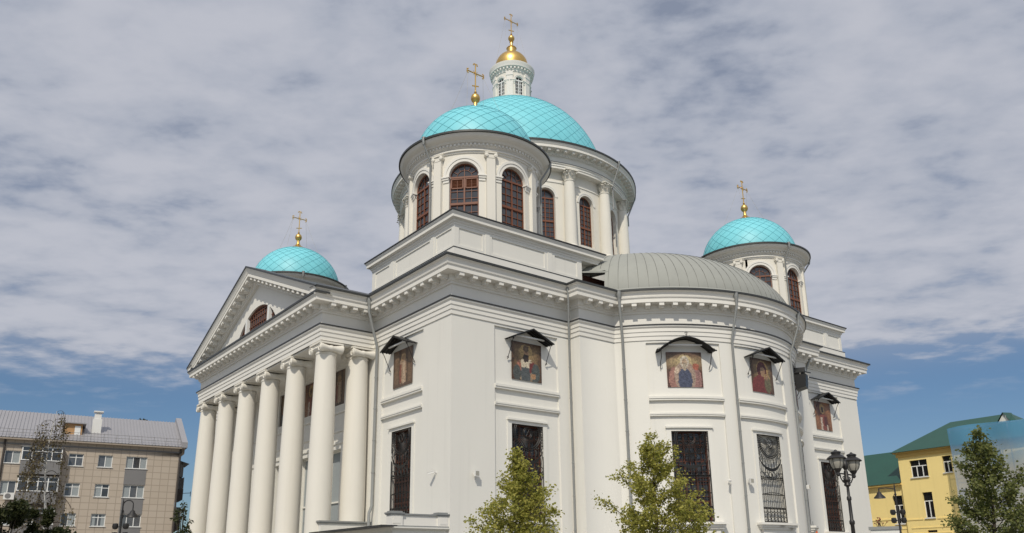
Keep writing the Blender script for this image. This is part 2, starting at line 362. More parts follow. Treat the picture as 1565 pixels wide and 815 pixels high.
# ---- entablature ----------------------------------------------------------
arch = [(0.0, ZA), (0.05, ZA), (0.05, 12.93), (0.09, 12.94), (0.09, 13.17), (0.13, 13.18), (0.13, 13.38), (0.17, 13.42), (0.21, 13.46), (0.21, 13.535), (0.02, 13.535)]
frz = [(0.02, 13.535), (0.02, 14.28), (0.10, 14.30), (0.10, 14.40), (0.19, 14.44), (0.19, 14.76), (0.74, 14.765), (0.74, 14.98), (0.77, 15.0), (0.77, 15.03), (0.80, 15.04), (0.82, 15.13), (0.0, 15.14)]
e = MB(); e.sweep(outline, arch, True); e.build('architrave', 'trim_plaster', cath, angle=30)
e = MB(); e.sweep(outline, frz, True); e.build('frieze_cornice', 'trim_plaster', cath, angle=30)
e = MB(); e.sweep(outline, [(0.0, 13.538), (0.25, 13.538), (0.25, 13.605), (0.03, 13.64)], True); e.build('taenia_flashing', 'flashing', cath)
gpath = [(-4.15, 8.23), (0, 8.23)][::1]
gut = [(-4.19+.88-.88, 8.23)]
ring = [(-4.19, 8.23)] ; 
# cyma and gutter run everywhere but along the portico front, where the pediment rakes up
cy_path = [(0, 29.77)][:0]
cy_path = [(-4.17, 8.23), (0, 8.23)]
def rev(p): return list(reversed(p))
full = [(0, 8.23)]+[] 
walk = north[3:]+outline[:len(east)+len(south)+len(west)]+north[:1]   # (0,8.23) -> (0,0) -> ... -> (0,29.77)
# walked anticlockwise the portico flank comes first: (-4.17,8.23) -> (0,8.23)
cyma = [(0.772, 15.035), (0.775, 15.12), (0.785, 15.22), (0.82, 15.32), (0.90, 15.38), (0.93, 15.385), (0.93, 15.42), (0.0, 15.42)]
e = MB(); e.sweep([(-4.17, 8.23)]+walk+[(-4.17, 29.77)], cyma); e.build('cornice_cyma', 'trim_plaster', cath, angle=30)
e = MB(); e.sweep([(-4.21, 8.23)]+walk+[(-4.21, 29.77)], [(0.86, 15.423), (1.0, 15.423), (1.0, 15.53), (0.88, 15.53), (0.0, 15.60)]); e.build('gutter', 'gutter_metal', cath)
# modillions
frieze_ob = [q for q in C.objects if q.name.startswith('frieze_cornice')][0]
m0 = MB(); m0.box(-.14, .14, -.70, -.20, 14.585, 14.764); m0.box(-.125, .125, -.50, -.20, 14.51, 14.585)
mod_me = None
def modillion(x, y, ang):
    # ang: direction of the outward normal
    global mod_me
    if mod_me is None:
        ob = m0.build('modillion', 'trim_plaster', None); mod_me = ob.data
        for v in mod_me.vertices: v.co.z -= GZ
    else: ob = bpy.data.objects.new('modillion', mod_me); C.objects.link(ob)
    ob.parent = frieze_ob; o_ = ORG[cath.name]; ob.location = (x-o_.x, y-o_.y, 0); ob.rotation_euler = (0, 0, ang+PI/2)
def mod_line(p, q, n):
    p = Vector(p); q = Vector(q); t = (q-p).normalized(); nr = Vector((t.y, -t.x)); Ln = (q-p).length
    for i in range(n):
        c = p+t*(Ln*(i+0.5)/n); modillion(c.x, c.y, math.atan2(nr.y, nr.x))
mod_line((0, 8.0), (0, -.25), 10); mod_line((-.25, 0), (7.3, 0), 9); mod_line((7.9, -.84), (10.3, -.84), 3)
for i in range(26):
    a = R_(A0+3.0+(A1-A0-6.0)*i/25); modillion(AW+AR*math.cos(a), AC+AR*math.sin(a), a)
mod_line((27.7, -.84), (30.1, -.84), 3); mod_line((30.7, 0), (38.25, 0), 9)
mod_line((-3.3, 8.23), (-0.6, 8.23), 4); mod_line((-3.31, 30.0), (-3.31, 8.0), 27)

# ---- portico ---------------------------------------------------------------
PZ0 = 0.6
e = MB(); e.box(-3.25, 0, 8.30, 29.7, 12.60, 12.69); e.box(-3.2, 0, 8.3, 29.7, 15.0, 15.13)
for y in [8.75]+PB+[29.25]: pass
e.build('portico_ceiling', 'trim_plaster', cath)
e = MB(); e.box(-4.0, 0, 7.6, 30.4, GZ, PZ0)
for k in range(13): e.box(-4.0-0.33*(13-k), -4.0-0.33*(12-k), 9.8, 28.2, GZ, GZ+0.165*(k+1))
e.build('portico_steps', 'stone_step', cath)
def ped_z(y): return 15.53+0.4075*(min(y-7.32, 30.68-y))
CA = math.cos(math.atan(0.4075))
def rake(mb, prof, m=0, ys=None):
    ys = ys or [7.32, 8.6, 10.2, 19.0, 27.8, 29.4, 30.68]
    vs = []
    for y in ys:
        for o, h in prof: vs.append((-3.31-o, y, max(ped_z(y)-h/CA, 15.135 if h > 0.4 else 15.14)))
    p = len(prof)
    for i in range(len(ys)-1):
        for q in range(p-1): mb.quad(vs[i*p+q], vs[(i+1)*p+q], vs[(i+1)*p+q+1], vs[i*p+q+1], m)
e = MB(); rake(e, [(0.92, .10), (0.91, .14), (0.85, .22), (0.80, .32), (0.77, .42), (0.74, .43), (0.74, .64), (.19, .64), (.19, .92), (.10, .95), (.10, 1.06), (.02, 1.08), (-.15, 1.08)])
e.build('raking_cornice', 'trim_plaster', cath, angle=30)
e = MB(); rake(e, [(-.3, -.03), (0.965, -0.01), (0.965, .10), (0.86, .10)])
e.box(-4.19, -3.31, 7.33, 30.67, 15.142, 15.26)
e.build('raking_gutter', 'gutter_metal', cath)
rake_ob = [q for q in C.objects if q.name.startswith('raking_cornice')][0]
for sgn in (-1, 1):
    for i in range(14):
        y = 19+sgn*(0.45+i*0.745); z = ped_z(y)-.63/CA
        if z-.3 < 15.15: continue
        sl = -sgn*0.4075
        def tf(x, yy, zz, y=y, z=z, sl=sl): return (-3.31-x, y+yy, z+zz+sl*yy)
        mo = MB(); mo.box(.2, .69, -.15, .15, -.20, 0, tf=tf); mo.box(.2, .5, -.13, .13, -.29, -.20, tf=tf)
        mo.build('raking_modillion', 'trim_plaster', rake_ob)
# tympanum with its lunette
LR, LZ, LB = 4.4, 13.2, 15.14
e = MB(); xt = -3.2
npt = 28; hw = math.sqrt(LR**2-(LB-LZ)**2)
for i in range(npt):
    ya = 19-hw+2*hw*i/npt; yb = 19-hw+2*hw*(i+1)/npt
    za = LZ+math.sqrt(max(LR**2-(ya-19)**2, (LB-LZ)**2)); zb = LZ+math.sqrt(max(LR**2-(yb-19)**2, (LB-LZ)**2))
    e.quad((xt, ya, za), (xt, yb, zb), (xt, yb, ped_z(yb)-.9), (xt, ya, ped_z(ya)-.9)); e.quad((xt, ya, za), (xt, yb, zb), (xt+.3, yb, zb), (xt+.3, ya, za))
for a, b2 in ((8.4, 19-hw), (19+hw, 29.6)): e.quad((xt, a, LB), (xt, b2, LB), (xt, b2, max(LB, ped_z(b2)-.9)), (xt, a, max(LB, ped_z(a)-.9)))
e.build('tympanum', 'trim_plaster', cath)
e = MB(); ptsl = [(xt+.22, 19-hw+2*hw*i/npt, LZ+math.sqrt(max(LR**2-(-hw+2*hw*i/npt)**2, (LB-LZ)**2))) for i in range(npt+1)]
e.add(ptsl, (tuple(range(npt+1)),)); lun = e.build('lunette_window', 'dark_glass', cath)
for ym in (17.0, 21.0):
    e = MB(); e.box(xt-.02, xt+.2, ym-.16, ym+.16, LB, LZ+math.sqrt(LR**2-(ym-19)**2)+.03); e.build('mullion', 'white_frame', lun)
e = MB()
e.tube([(q[0]-.04, q[1], q[2]-.04) for q in ptsl], .07, 5)
for k in range(-9, 10):
    y = 19+k*.4
    if abs(y-19) < hw-.1: e.box(xt+.16, xt+.2, y-.025, y+.025, LB, LZ+math.sqrt(LR**2-(y-19)**2))
for z in (15.6, 16.05, 16.5, 16.95, 17.3):
    ww = math.sqrt(LR**2-(z-LZ)**2); e.box(xt+.16, xt+.2, 19-ww, 19+ww, z-.025, z+.025)
e.build('glazing_bars', 'brown_wood', lun)
# gable roof behind
e = MB()
for sgn in (-1, 1):
    ye = 19+sgn*11.6
    e.quad((-4.0, 19, 20.20), (-4.0, ye, 15.46), (9.0, ye, 15.46), (9.0, 19, 20.20))
e.build('portico_roof', 'gutter_metal', cath)
# columns: shaft > capital, base
def make_column():
    sh = MB(); prof = []
    for i in range(15):
        t = i/14; z = PZ0+.55+(11.95-PZ0-.55)*t
        r = .68-.115*max(0, (t-.25)/.75)**1.5-.0*t; prof.append((r, z))
    prof += [(.60, 11.97), (.60, 12.03), (.565, 12.05), (.565, 12.15)]
    sh.lathe((0, 0), prof, 40)
    col = sh.build('column', 'cream_plaster', cath); 
    o = ORG[cath.name]
    # the meshes of a column stay centred on its own axis
    for v in col.data.vertices: v.co += Vector((o.x, o.y, 0))
    ba = MB(); ba.lathe((0, 0), [(.70, PZ0+.55), (.74, PZ0+.50), (.78, PZ0+.46), (.80, PZ0+.40), (.78, PZ0+.34), (.74, PZ0+.32), (.74, PZ0+.28), (.84, PZ0+.26), (.88, PZ0+.2), (.84, PZ0+.14), (.84, PZ0+.13)], 32); ba.box(-.9, .9, -.9, .9, PZ0, PZ0+.13)
    ca = MB()
    ca.box(-.72, .72, -.72, .72, 12.50, 12.60)                                    # abacus
    ca.lathe((0, 0), [(.57, 12.15), (.66, 12.20), (.70, 12.28), (.66, 12.36), (.6, 12.4)], 32)   # echinus
    for sx in (-1, 1):
        for i in range(9): # egg and dart
            pass
        for sy in (-1, 1):
            # bolster from front volute to back volute
            cyv, czv = sy*.60, 12.26
            prof2 = [(.255, -.66), (.245, -.58), (.20, -.40), (.155, -.12), (.18, -.06), (.18, .06), (.155, .12), (.20, .40), (.245, .58), (.255, .66)]
            if sx == 1: ca.lathe((0, 0), prof2, 20, tf=lambda x, y, z: (z, cyv+x, czv+y), caps=True)
            # spiral on each face
            pts = []
            for k in range(40):
                a = PI/2*1.0+sy*k*.36*-1; rr_ = .235*(1-k/44); pts.append((sx*.675, cyv+rr_*math.cos(a)*1.0, czv+rr_*math.sin(a)))
            ca.tube(pts, .036, 5)
            ca.lathe((0, 0), [(.05, 0), (.045, .06), (.0, .07)], 10, tf=lambda x, y, z: (sx*(.66+z), cyv+x, czv+y))
        ca.box(sx*.60-.05, sx*.60+.05, -.62, .62, 12.40, 12.50)
        for i in range(7):
            y = -.36+i*.12; ca.lathe((0, 0), [(.0, -.09), (.045, -.05), (.05, 0), (.045, .05), (0, .07)], 6, tf=lambda x, yy, z: (sx*.655+x*.6, y+yy, 12.31+z))
    for ob, nm in ((ca, 'capital'), (ba, 'base')):
        k = ob.build(nm, 'cream_plaster', col)
        for v in k.data.vertices: v.co += Vector((o.x, o.y, 0))
    return col
col0 = make_column(); oc = ORG[cath.name]
COLY = [8.75, 12.85, 16.95, 21.05, 25.15, 29.25]
col0.location = (-2.72-oc.x, COLY[0]-oc.y, 0)
for y in COLY[1:]: inst(col0, cath, (-2.72-oc.x, y-oc.y, 0))
inst(col0, cath, (-0.72-oc.x, 8.75-oc.y, 0)); inst(col0, cath, (-0.72-oc.x, 29.25-oc.y, 0))
# flank wall of the portico that carries the inner column
e = MB(); e.box(-2.95, 0.0, 7.86, 9.75, PZ0, 2.62); e.build('portico_parapet', 'white_plaster', cath)
e = MB(); e.box(-3.02, 0.0, 7.80, 9.80, 2.62, 2.68); e.box(-3.07, 0.0, 7.76, 9.84, 2.68, 2.76); e.build('parapet_coping', 'grey_metal', cath)
for y in (10.75, 14.9, 19.0, 23.1, 27.2):
    e = MB(); e.box(-.14, -.002, y-.42, y+.42, PZ0, 12.2); e.box(-.20, -.002, y-.5, y+.5, 12.2, 12.6); e.build('pilaster', 'white_plaster', cath)

# ---- side porch between the portico and the corner ---------------------------
e = MB(); e.box(-2.95, 0, 0.22, 6.9, GZ, 1.95); porch = e.build('side_porch', 'white_plaster', cath)
e = MB(); e.box(-3.1, -.003, .10, 7.1, 1.95, 2.08); e.box(-3.2, -.003, 0.0, 7.2, 2.0, 2.06); e.build('eaves_board', 'white_board', porch)
e = MB(); e.box(-3.18, 0, .06, 7.1, 2.06, 2.12); e.build('porch_roof', 'grey_metal', porch)
e = MB()
e.box(-3.0, -.003, .14, .34, 2.12, 2.58)
for x0, x1 in ((-3.12, -2.52), (-.62, -.004)):
    e.box(x0, x1, .06, .50, 2.12, 2.585); 
    e.box(x0+.1, x1-.1, .045, .062, 2.20, 2.52)
e.build('porch_parapet', 'trim_plaster', porch)
e = MB(); e.box(-3.02, -.003, .08, .40, 2.586, 2.66)
for x0, x1 in ((-3.17, -2.46), (-.68, -.004)): e.box(x0, x1, .02, .54, 2.59, 2.64); e.box(x0-.03, x1+.0, -.01, .57, 2.64, 2.70); e.box(x0+.06, x1-.06, .08, .48, 2.70, 2.76)
e.build('porch_coping', 'grey_metal', porch)
e = MB(); e.box(-3.86, -3.05, -.4, 7.2, 2.05, 2.10); e.build('porch_eaves', 'flashing', porch)

# ---- windows, grilles, sills --------------------------------------------------
def wire_arc(mb, fr, cx, cz, r, a0, a1, rad, n=20, sides=4):
    mb.tube([fr(cx+r*math.cos(R_(a0+(a1-a0)*i/n)), cz+r*math.sin(R_(a0+(a1-a0)*i/n)), 0) for i in range(n+1)], rad*1.25, sides, cap=False)
def grille(fr, parent):
    # wrought iron: sunburst above, crescent with spikes, ring band, bars, lattice
    g = MB(); hw = 1.03; z0, z1 = WZ0+.04, WZ1-.03
    ln = lambda x0, za, x1, zb, w=.018: g.tube([fr(x0, za, 0), fr(x1, zb, 0)], w*1.3, 4, cap=False)
    ln(-hw, z0, hw, z0, .025); ln(-hw, z0, -hw, 5.85, .025); ln(hw, z0, hw, 5.85, .025)
    ln(-hw, z1, hw, z1, .022)
    ln(-hw, z1, -hw, 6.3, .02); ln(hw, z1, hw, 6.3, .02)
    cz = 7.02
    for r, w in ((.22, .022), (.30, .015), (.80, .026), (.90, .026)):
        if cz+r < z1: wire_arc(g, fr, 0, cz, r, 0, 360, w, 28)
        else:
            aa = math.degrees(math.asin((z1-cz)/r)); wire_arc(g, fr, 0, cz, r, 180-aa, 360+aa, w, 28)
    for k in range(28):
        a = 180+(k-2.5)*(180/22.5); ca, sa = math.cos(R_(a)), math.sin(R_(a)); r1 = 1.22 if k % 2 else 1.06
        r1 = min(r1, (hw-.02)/max(abs(ca), 1e-3))
        if sa > 0: r1 = min(r1, (z1-cz)/sa)
        if r1 > .34: ln(.32*ca, cz+.32*sa, r1*ca, cz+r1*sa, .014)
    for k in range(6): ln(0, cz, .22*math.cos(k*PI/3), cz+.22*math.sin(k*PI/3), .013)
    # crescent
    cc = 6.62; 
    g2 = []
    for i in range(25):
        a = R_(205+130*i/24); w = .10*math.sin(PI*i/24)+.03
        g2.append((1.13*math.cos(a), cc+1.13*math.sin(a), w))
    for (xa, za, wa), (xb, zb, wb) in zip(g2, g2[1:]):
        g.add([fr(xa, za-wa, .012), fr(xb, zb-wb, .012), fr(xb, zb+wb*.4, .012), fr(xa, za+wa*.4, .012), fr(xa, za-wa, -.012), fr(xb, zb-wb, -.012), fr(xb, zb+wb*.4, -.012), fr(xa, za+wa*.4, -.012)], ((0, 1, 2, 3), (7, 6, 5, 4), (0, 4, 5, 1), (3, 2, 6, 7)))
    for i in range(9):
        a = R_(214+112*i/8); x = 1.1*math.cos(a); z = cc+1.1*math.sin(a); ln(x, z, x, z+.40, .016)
        g.lathe((0, 0), [(0, 0), (.035, .05), (0, .13)], 4, tf=lambda px_, py_, pz_: fr(x+px_, z+.40+pz_, py_))
    for z in (5.0, 4.92, 4.16, 4.05, 3.32, 3.26): 
        if z in (4.16,): wire_arc(g, fr, 0, 4.16-4.0, 4.0, 75.1, 104.9, .016, 12)
        else: ln(-hw, z, hw, z, .02)
    for i in range(12):
        x = -hw+2*hw*(i+1)/13; top = cc-math.sqrt(max(1.13**2-x*x, 0))-.10; ln(x, 3.3, x, 4.95, .015); ln(x, 5.0, x, max(5.05, top), .012)
    for i in range(6): wire_arc(g, fr, -hw+.17+i*.344, 5.16, .15, 0, 360, .016, 14)
    for i in range(7):
        for j in range(3): wire_arc(g, fr, -hw+.15+i*.294, z0+.13+j*.26, .135, 0, 360, .015, 12)
    for i in range(8): ln(-hw+i*2*hw/7, z0, -hw+i*2*hw/7, 3.3, .013)
    return g.build('grille', 'iron', parent, raw=True)
def rect_window(fr, kind):
    # fr(x, z, d): x across, z up, d outwards from the wall face
    f = MB(); hw = WIN_HW
    bx = lambda x0, x1, z0, z1, d0, d1, q=f: q.box(x0, x1, d0, d1, z0, z1, tf=lambda x, y, z: fr(x, z, y))
    D0, D1 = -.42, -.33
    bx(-hw, -hw+.10, WZ0, WZ1, D0, D1); bx(hw-.10, hw, WZ0, WZ1, D0, D1); bx(-hw+.1, hw-.1, WZ0, WZ0+.12, D0, D1); bx(-hw+.1, hw-.1, WZ1-.1, WZ1, D0, D1)
    for x in (-.33, .33): bx(x-.05, x+.05, WZ0+.12, WZ1-.1, D0+.01, D1-.01)
    for z in (3.6, 4.7, 5.8, 6.7): bx(-hw+.1, hw-.1, z-.045, z+.045, D0+.012, D1-.012)
    for x in (-.68, 0, .68): bx(x-.02, x+.02, WZ0+.12, WZ1-.1, D0+.02, D1-.03)
    for k in range(14):
        z = WZ0+.35+k*.34; bx(-hw+.1, hw-.1, z-.015, z+.015, D0+.021, D1-.031)
    win = f.build('window', 'white_board' if kind == 'board' else 'brown_dark', cath)
    p = MB(); p.quad(fr(-hw, WZ0, -.405), fr(hw, WZ0, -.405), fr(hw, WZ1, -.405), fr(-hw, WZ1, -.405))
    if kind == 'board': p = MB(); p.quad(fr(-hw, WZ0, -.325), fr(hw, WZ0, -.325), fr(hw, WZ1, -.325), fr(-hw, WZ1, -.325))
    p.build('pane', 'white_board' if kind == 'board' else 'dark_glass', win)
    grille(lambda x, z, d: fr(x, z, d-.09), win)
    return win
def sill(fr):
    s = MB()
    def sg(w, z0, z1, d):
        for i in range(6): s.box(-w+2*w*i/6, -w+2*w*(i+1)/6, -.1, d, z0, z1, tf=lambda x, y, z: fr(x, z, y))
    sg(1.62, 2.36, 2.48, .34); sg(1.55, 2.24, 2.36, .24); sg(1.48, 2.12, 2.24, .15); sg(1.3, .9, 2.12, .05)
    return s.build('window_sill', 'trim_plaster', cath)
frL = lambda x, z, d: (-d, BAYC-x, z)
frR = lambda x, z, d: (BAYC+x, -d, z)
frF = lambda x, z, d: (38-BAYC+x, -d, z)
def frA(deg):
    a = R_(deg); return lambda x, z, d: (AW+(AR+d)*math.cos(a+x/AR), AC+(AR+d)*math.sin(a+x/AR), z)
rect_window(frL, 'brown'); rect_window(frR, 'brown'); rect_window(frF, 'brown')
for dgr, kd in zip(APSE_BAYS, ('brown', 'board', 'brown')): rect_window(frA(dgr), kd); sill(frA(dgr))
sill(frR); sill(frF)
e = MB()
# tall windows behind the portico columns
for c in PB:
    f = MB(); fr = lambda x, z, d: (-d, c-x, z)
    for x in (-.97, .97): f.box(x-.05, x+.05, -.42, -.32, .9, 7.3, tf=lambda x, y, z: fr(x, z, y))
    for z in (.95, 4.2, 7.25): f.box(-1, 1, -.415, -.325, z-.05, z+.05, tf=lambda x, y, z: fr(x, z, y))
    wdw = f.build('portico_window', 'white_plaster', cath)
    p = MB(); p.quad(fr(-1, .9, -.40), fr(1, .9, -.40), fr(1, 7.3, -.40), fr(-1, 7.3, -.40)); p.build('pane', 'curtain', wdw)

# ---- mosaic icons and their little iron canopies --------------------------------
def hsh(i, j, k): return mnoise.noise(Vector((i*.37+k*9.1, j*.41, k*3.3)))
def paint(u, v, kind):
    # u, v in 0..1 from the lower left; returns linear rgb
    def mix(a, b, t): t = max(0, min(1, t)); return tuple(a[i]*(1-t)+b[i]*t for i in range(3))
    def ell(cx, cy, rx, ry): return ((u-cx)/rx)**2+((v-cy)/ry)**2
    edge = min(u, 1-u, v, 1-v)
    c = mix((.075, .035, .02), (.30, .20, .085), min(1, edge*3.2)*(.45+.6*v))
    skin = (.30, .17, .09)
    if kind == 'bishop':
        if ell(.48, .76, .21, .19) < 1: c = (.36, .24, .09)
        if ell(.48, .30, .34, .36) < 1 and v < .52: c = (.30, .22, .14) if abs(u-.48) < .2 else (.20, .09, .055)
        if abs(u-.48) < .16 and .34 < v < .56: c = (.52, .45, .33)
        if abs(u-.46) < .15 and v < .35: c = (.08, .095, .10)
        if .60 < u < .76 and .22 < v < .48: c = (.16, .025, .025)
        if abs(u-.25) < .06 and .12 < v < .45: c = (.36, .13, .08)
        if ell(.80, .22, .14, .26) < 1: c = (.075, .09, .085)
        if ell(.18, .18, .13, .2) < 1: c = (.07, .08, .075)
        if ell(.48, .74, .085, .12) < 1: c = skin
        if ell(.48, .61, .10, .12) < 1 and v < .69: c = (.045, .03, .024)
        if ell(.48, .84, .10, .08) < 1: c = (.13, .085, .05)
        if ell(.72, .14, .09, .07) < 1: c = (.38, .2, .09)
    elif kind == 'centre':
        c = mix((.09, .035, .025), (.36, .27, .13), (1-abs(v-.72)*3.4)*(.5+edge*2))
        if ell(.5, .74, .21, .18) < 1: c = (.40, .31, .15)
        if ell(.22, .24, .17, .34) < 1: c = (.30, .14, .11)
        if ell(.80, .22, .17, .34) < 1: c = (.26, .13, .12)
        if ell(.50, .30, .30, .44) < 1: c = (.31, .22, .17)
        if ell(.5, .20, .20, .34) < 1: c = (.055, .068, .12)
        if ell(.5, .72, .13, .17) < 1: c = (.44, .39, .31)
        if ell(.5, .70, .07, .12) < 1: c = (.34, .24, .16)
        if ell(.5, .58, .05, .12) < 1: c = (.33, .27, .20)
        if ell(.82, .58, .09, .10) < 1: c = (.34, .09, .05)
        if ell(.27, .48, .06, .10) < 1: c = (.50, .38, .28)
    elif kind == 'mother':
        if ell(.5, .70, .27, .24) < 1: c = (.36, .22, .07)
        if ell(.47, .66, .22, .25) < 1: c = (.10, .022, .02)
        if ell(.40, .12, .42, .40) < 1: c = (.17, .03, .028)
        if ell(.50, .62, .11, .15) < 1: c = skin
        if ell(.68, .46, .14, .12) < 1: c = (.35, .22, .08)
        if ell(.70, .25, .15, .24) < 1: c = (.14, .12, .06)
        if ell(.66, .47, .07, .085) < 1: c = skin
    elif kind == 'standing':
        c = mix((.06, .035, .025), (.19, .11, .06), abs(math.sin(u*9))*.8)
        if abs(u-.52) < .17 and v < .70: c = (.30, .19, .12)
        if abs(u-.56) < .06 and v < .66: c = (.42, .30, .20)
        if abs(u-.38) < .05 and .1 < v < .6: c = (.22, .06, .035)
        if ell(.52, .78, .12, .1) < 1: c = (.34, .22, .10)
        if ell(.52, .76, .07, .08) < 1: c = skin
        if v < .08: c = (.10, .06, .04)
    else:
        c = mix((.10, .035, .02), (.28, .12, .05), .5+.5*math.sin(u*7+v*3))
        if ell(.46, .76, .16, .18) < 1: c = (.36, .22, .08)
        if abs(u-.48) < .20 and v < .55: c = (.24, .06, .04)
        if abs(u-.62) < .10 and .14 < v < .5: c = (.11, .03, .025)
        if abs(u-.36) < .06 and v < .45: c = (.48, .38, .30)
        if abs(u-.7) < .05 and v < .2: c = (.46, .37, .3)
        if ell(.46, .74, .07, .11) < 1: c = (.07, .04, .03)
    return c
def icon(fr, hw, z0, z1, kind, dark=1.0):
    n = 44; nz = int(n*(z1-z0)/(2*hw)); v = []; f = []; cols = []
    for j in range(nz+1):
        for i in range(n+1): v.append(fr(-hw+2*hw*i/n, z0+(z1-z0)*j/nz, -.05))
    e = MB(); e.add(v, [(j*(n+1)+i, j*(n+1)+i+1, (j+1)*(n+1)+i+1, (j+1)*(n+1)+i) for j in range(nz) for i in range(n)])
    ic = e.build('icon', 'icon_mosaic', cath, raw=True); ca = ic.data.color_attributes.new('tessera', 'FLOAT_COLOR', 'CORNER')
    buf = []
    for j in range(nz):
        for i in range(n):
            wob = .018*hsh(i, j, 1.0); c = paint((i+.5)/n+wob, (j+.5)/nz+.018*hsh(j, i, 2.0), kind); k = dark*1.05*(1.0+.5*hsh(i*2.3, j*2.3, 4.0)+.4*hsh(i*.9, j*.9, 7.0)+rnd.uniform(-.15, .15)); gy = (c[0]+c[1]+c[2])/3; c = tuple(q*.8+gy*.2*w for q, w in zip(c, (1.15, .95, .75)))
            buf += [c[0]*k, c[1]*k, c[2]*k, 1.0]*4
    ca.data.foreach_set('color', buf)
    return ic
def gable_canopy(fr):
    e = MB(); E, hw, zl, zr, th = .62, 1.44, 11.97, 12.60, .03
    for sg in (-1, 1):
        q = [fr(0, zr, -.1), fr(sg*hw, zl, -.1), fr(sg*hw, zl, E), fr(0, zr, E)]; q2 = [fr(0, zr-th, -.1), fr(sg*hw, zl-th, -.1), fr(sg*hw, zl-th, E), fr(0, zr-th, E)]
        e.add(q+q2, ((0, 1, 2, 3), (7, 6, 5, 4), (0, 3, 7, 4), (1, 5, 6, 2), (2, 6, 7, 3), (0, 4, 5, 1)))
        e.bar(fr(0, zr-.05, E-.02), fr(sg*hw, zl-.05, E-.02), .03, .06)
        for d in (.02, .22, .42): e.bar(fr(0, zr-.06, d), fr(sg*hw, zl-.05, d), .025, .05)
    cn = e.build('icon_canopy', 'canopy_sheet', cath)
    for sg in (-1, 1):
        k = MB(); x = sg*1.30
        k.tube([fr(x, 12.0, -.06), fr(x, 12.0, .56)], .018, 4); k.tube([fr(x, 12.0, .54), fr(x, 11.35, .22), fr(x, 10.86, -.04)], .022, 4)
        k.tube([fr(x+sg*.02+.09*math.cos(a*.5)*(1-a/22)*sg, 11.93+.09*math.sin(a*.5)*(1-a/22)-.03, .5) for a in range(0, 18)], .016, 4)
        k.tube([fr(x+sg*.02+.06*math.cos(a*.5)*(1-a/22)*sg, 10.93+.06*math.sin(a*.5)*(1-a/22), .03) for a in range(0, 18)], .014, 4)
        k.build('bracket', 'iron', cn)
    k = MB(); k.box(-.95, .95, .28, .36, 12.10, 12.17, tf=lambda x, y, z: fr(x, z, y)); k.build('strip_light', 'white_paint', cn)
def arch_canopy(fr):
    e = MB(); E = .62; n = 14; hw = 1.52; th = .03
    pr2 = [(-hw+2*hw*i/n, 12.02+.72*math.cos(PI/2*(-1+2*i/n))**.9 if 0 < i < n else 12.02) for i in range(n+1)]
    pr2 = [(-hw-.14, 12.0)]+pr2+[(hw+.14, 12.0)]
    for (xa, za), (xb, zb) in zip(pr2, pr2[1:]):
        q = [fr(xa, za, -.1), fr(xb, zb, -.1), fr(xb, zb, E), fr(xa, za, E)]; q2 = [fr(xa, za-th, -.1), fr(xb, zb-th, -.1), fr(xb, zb-th, E), fr(xa, za-th, E)]
        e.add(q+q2, ((0, 1, 2, 3), (7, 6, 5, 4), (0, 3, 7, 4), (1, 5, 6, 2), (2, 6, 7, 3), (0, 4, 5, 1)))
    for d in (.05, E-.02): e.tube([fr(x, z-.05, d) for x, z in pr2], .028, 4)
    cn = e.build('icon_canopy', 'canopy_sheet', cath)
    for sg in (-1, 1):
        k = MB(); x = sg*1.42
        k.tube([fr(x, 12.0, -.06), fr(x, 12.0, .56)], .018, 4); k.tube([fr(x, 12.0, .54), fr(x-sg*.03, 11.6, .40), fr(x+sg*.02, 11.3, .18), fr(x, 10.98, -.03)], .028, 4)
        k.tube([fr(x+sg*.10+.10*math.cos(a*.5)*(1-a/22), 12.02+.10*math.sin(a*.5)*(1-a/22), .5) for a in range(0, 18)], .018, 4); k.build('bracket', 'iron', cn)
    k = MB(); k.bar(fr(0, 12.74, E-.05), fr(0, 13.06, E-.05), .03, .03); k.bar(fr(-.10, 12.95, E-.05), fr(.10, 12.95, E-.05), .03, .03); k.bar(fr(-.06, 12.84, E-.05), fr(.06, 12.84, E-.05), .025, .025)
    for a in (-1, 1): k.bar(fr(0, 12.76, E-.05), fr(a*.2, 12.8, E-.05), .02, .02)
    k.build('small_cross', 'iron', cn)
    k = MB(); k.box(-.95, .95, .25, .33, 12.30, 12.37, tf=lambda x, y, z: fr(x, z, y)); k.build('strip_light', 'white_paint', cn)
for fr, kd in ((frL, 'standing'), (frR, 'bishop'), (frF, 'other')): icon(fr, 1.03, 9.83, 11.93, kd); gable_canopy(fr)
icon(frA(APSE_BAYS[0]-.2), 1.04, 9.94, 11.99, 'centre'); arch_canopy(frA(APSE_BAYS[0]))
icon(frA(APSE_BAYS[1]), 1.0, 9.95, 11.99, 'mother'); gable_canopy(frA(APSE_BAYS[1]))
icon(frA(APSE_BAYS[2]), 1.0, 9.95, 11.99, 'other'); gable_canopy(frA(APSE_BAYS[2]))
for k, c in enumerate(PB): icon(lambda x, z, d: (-d+.05, c-x, z), 1.03, 10.08, 12.30, ('standing', 'other', 'bishop', 'standing')[k], .8)

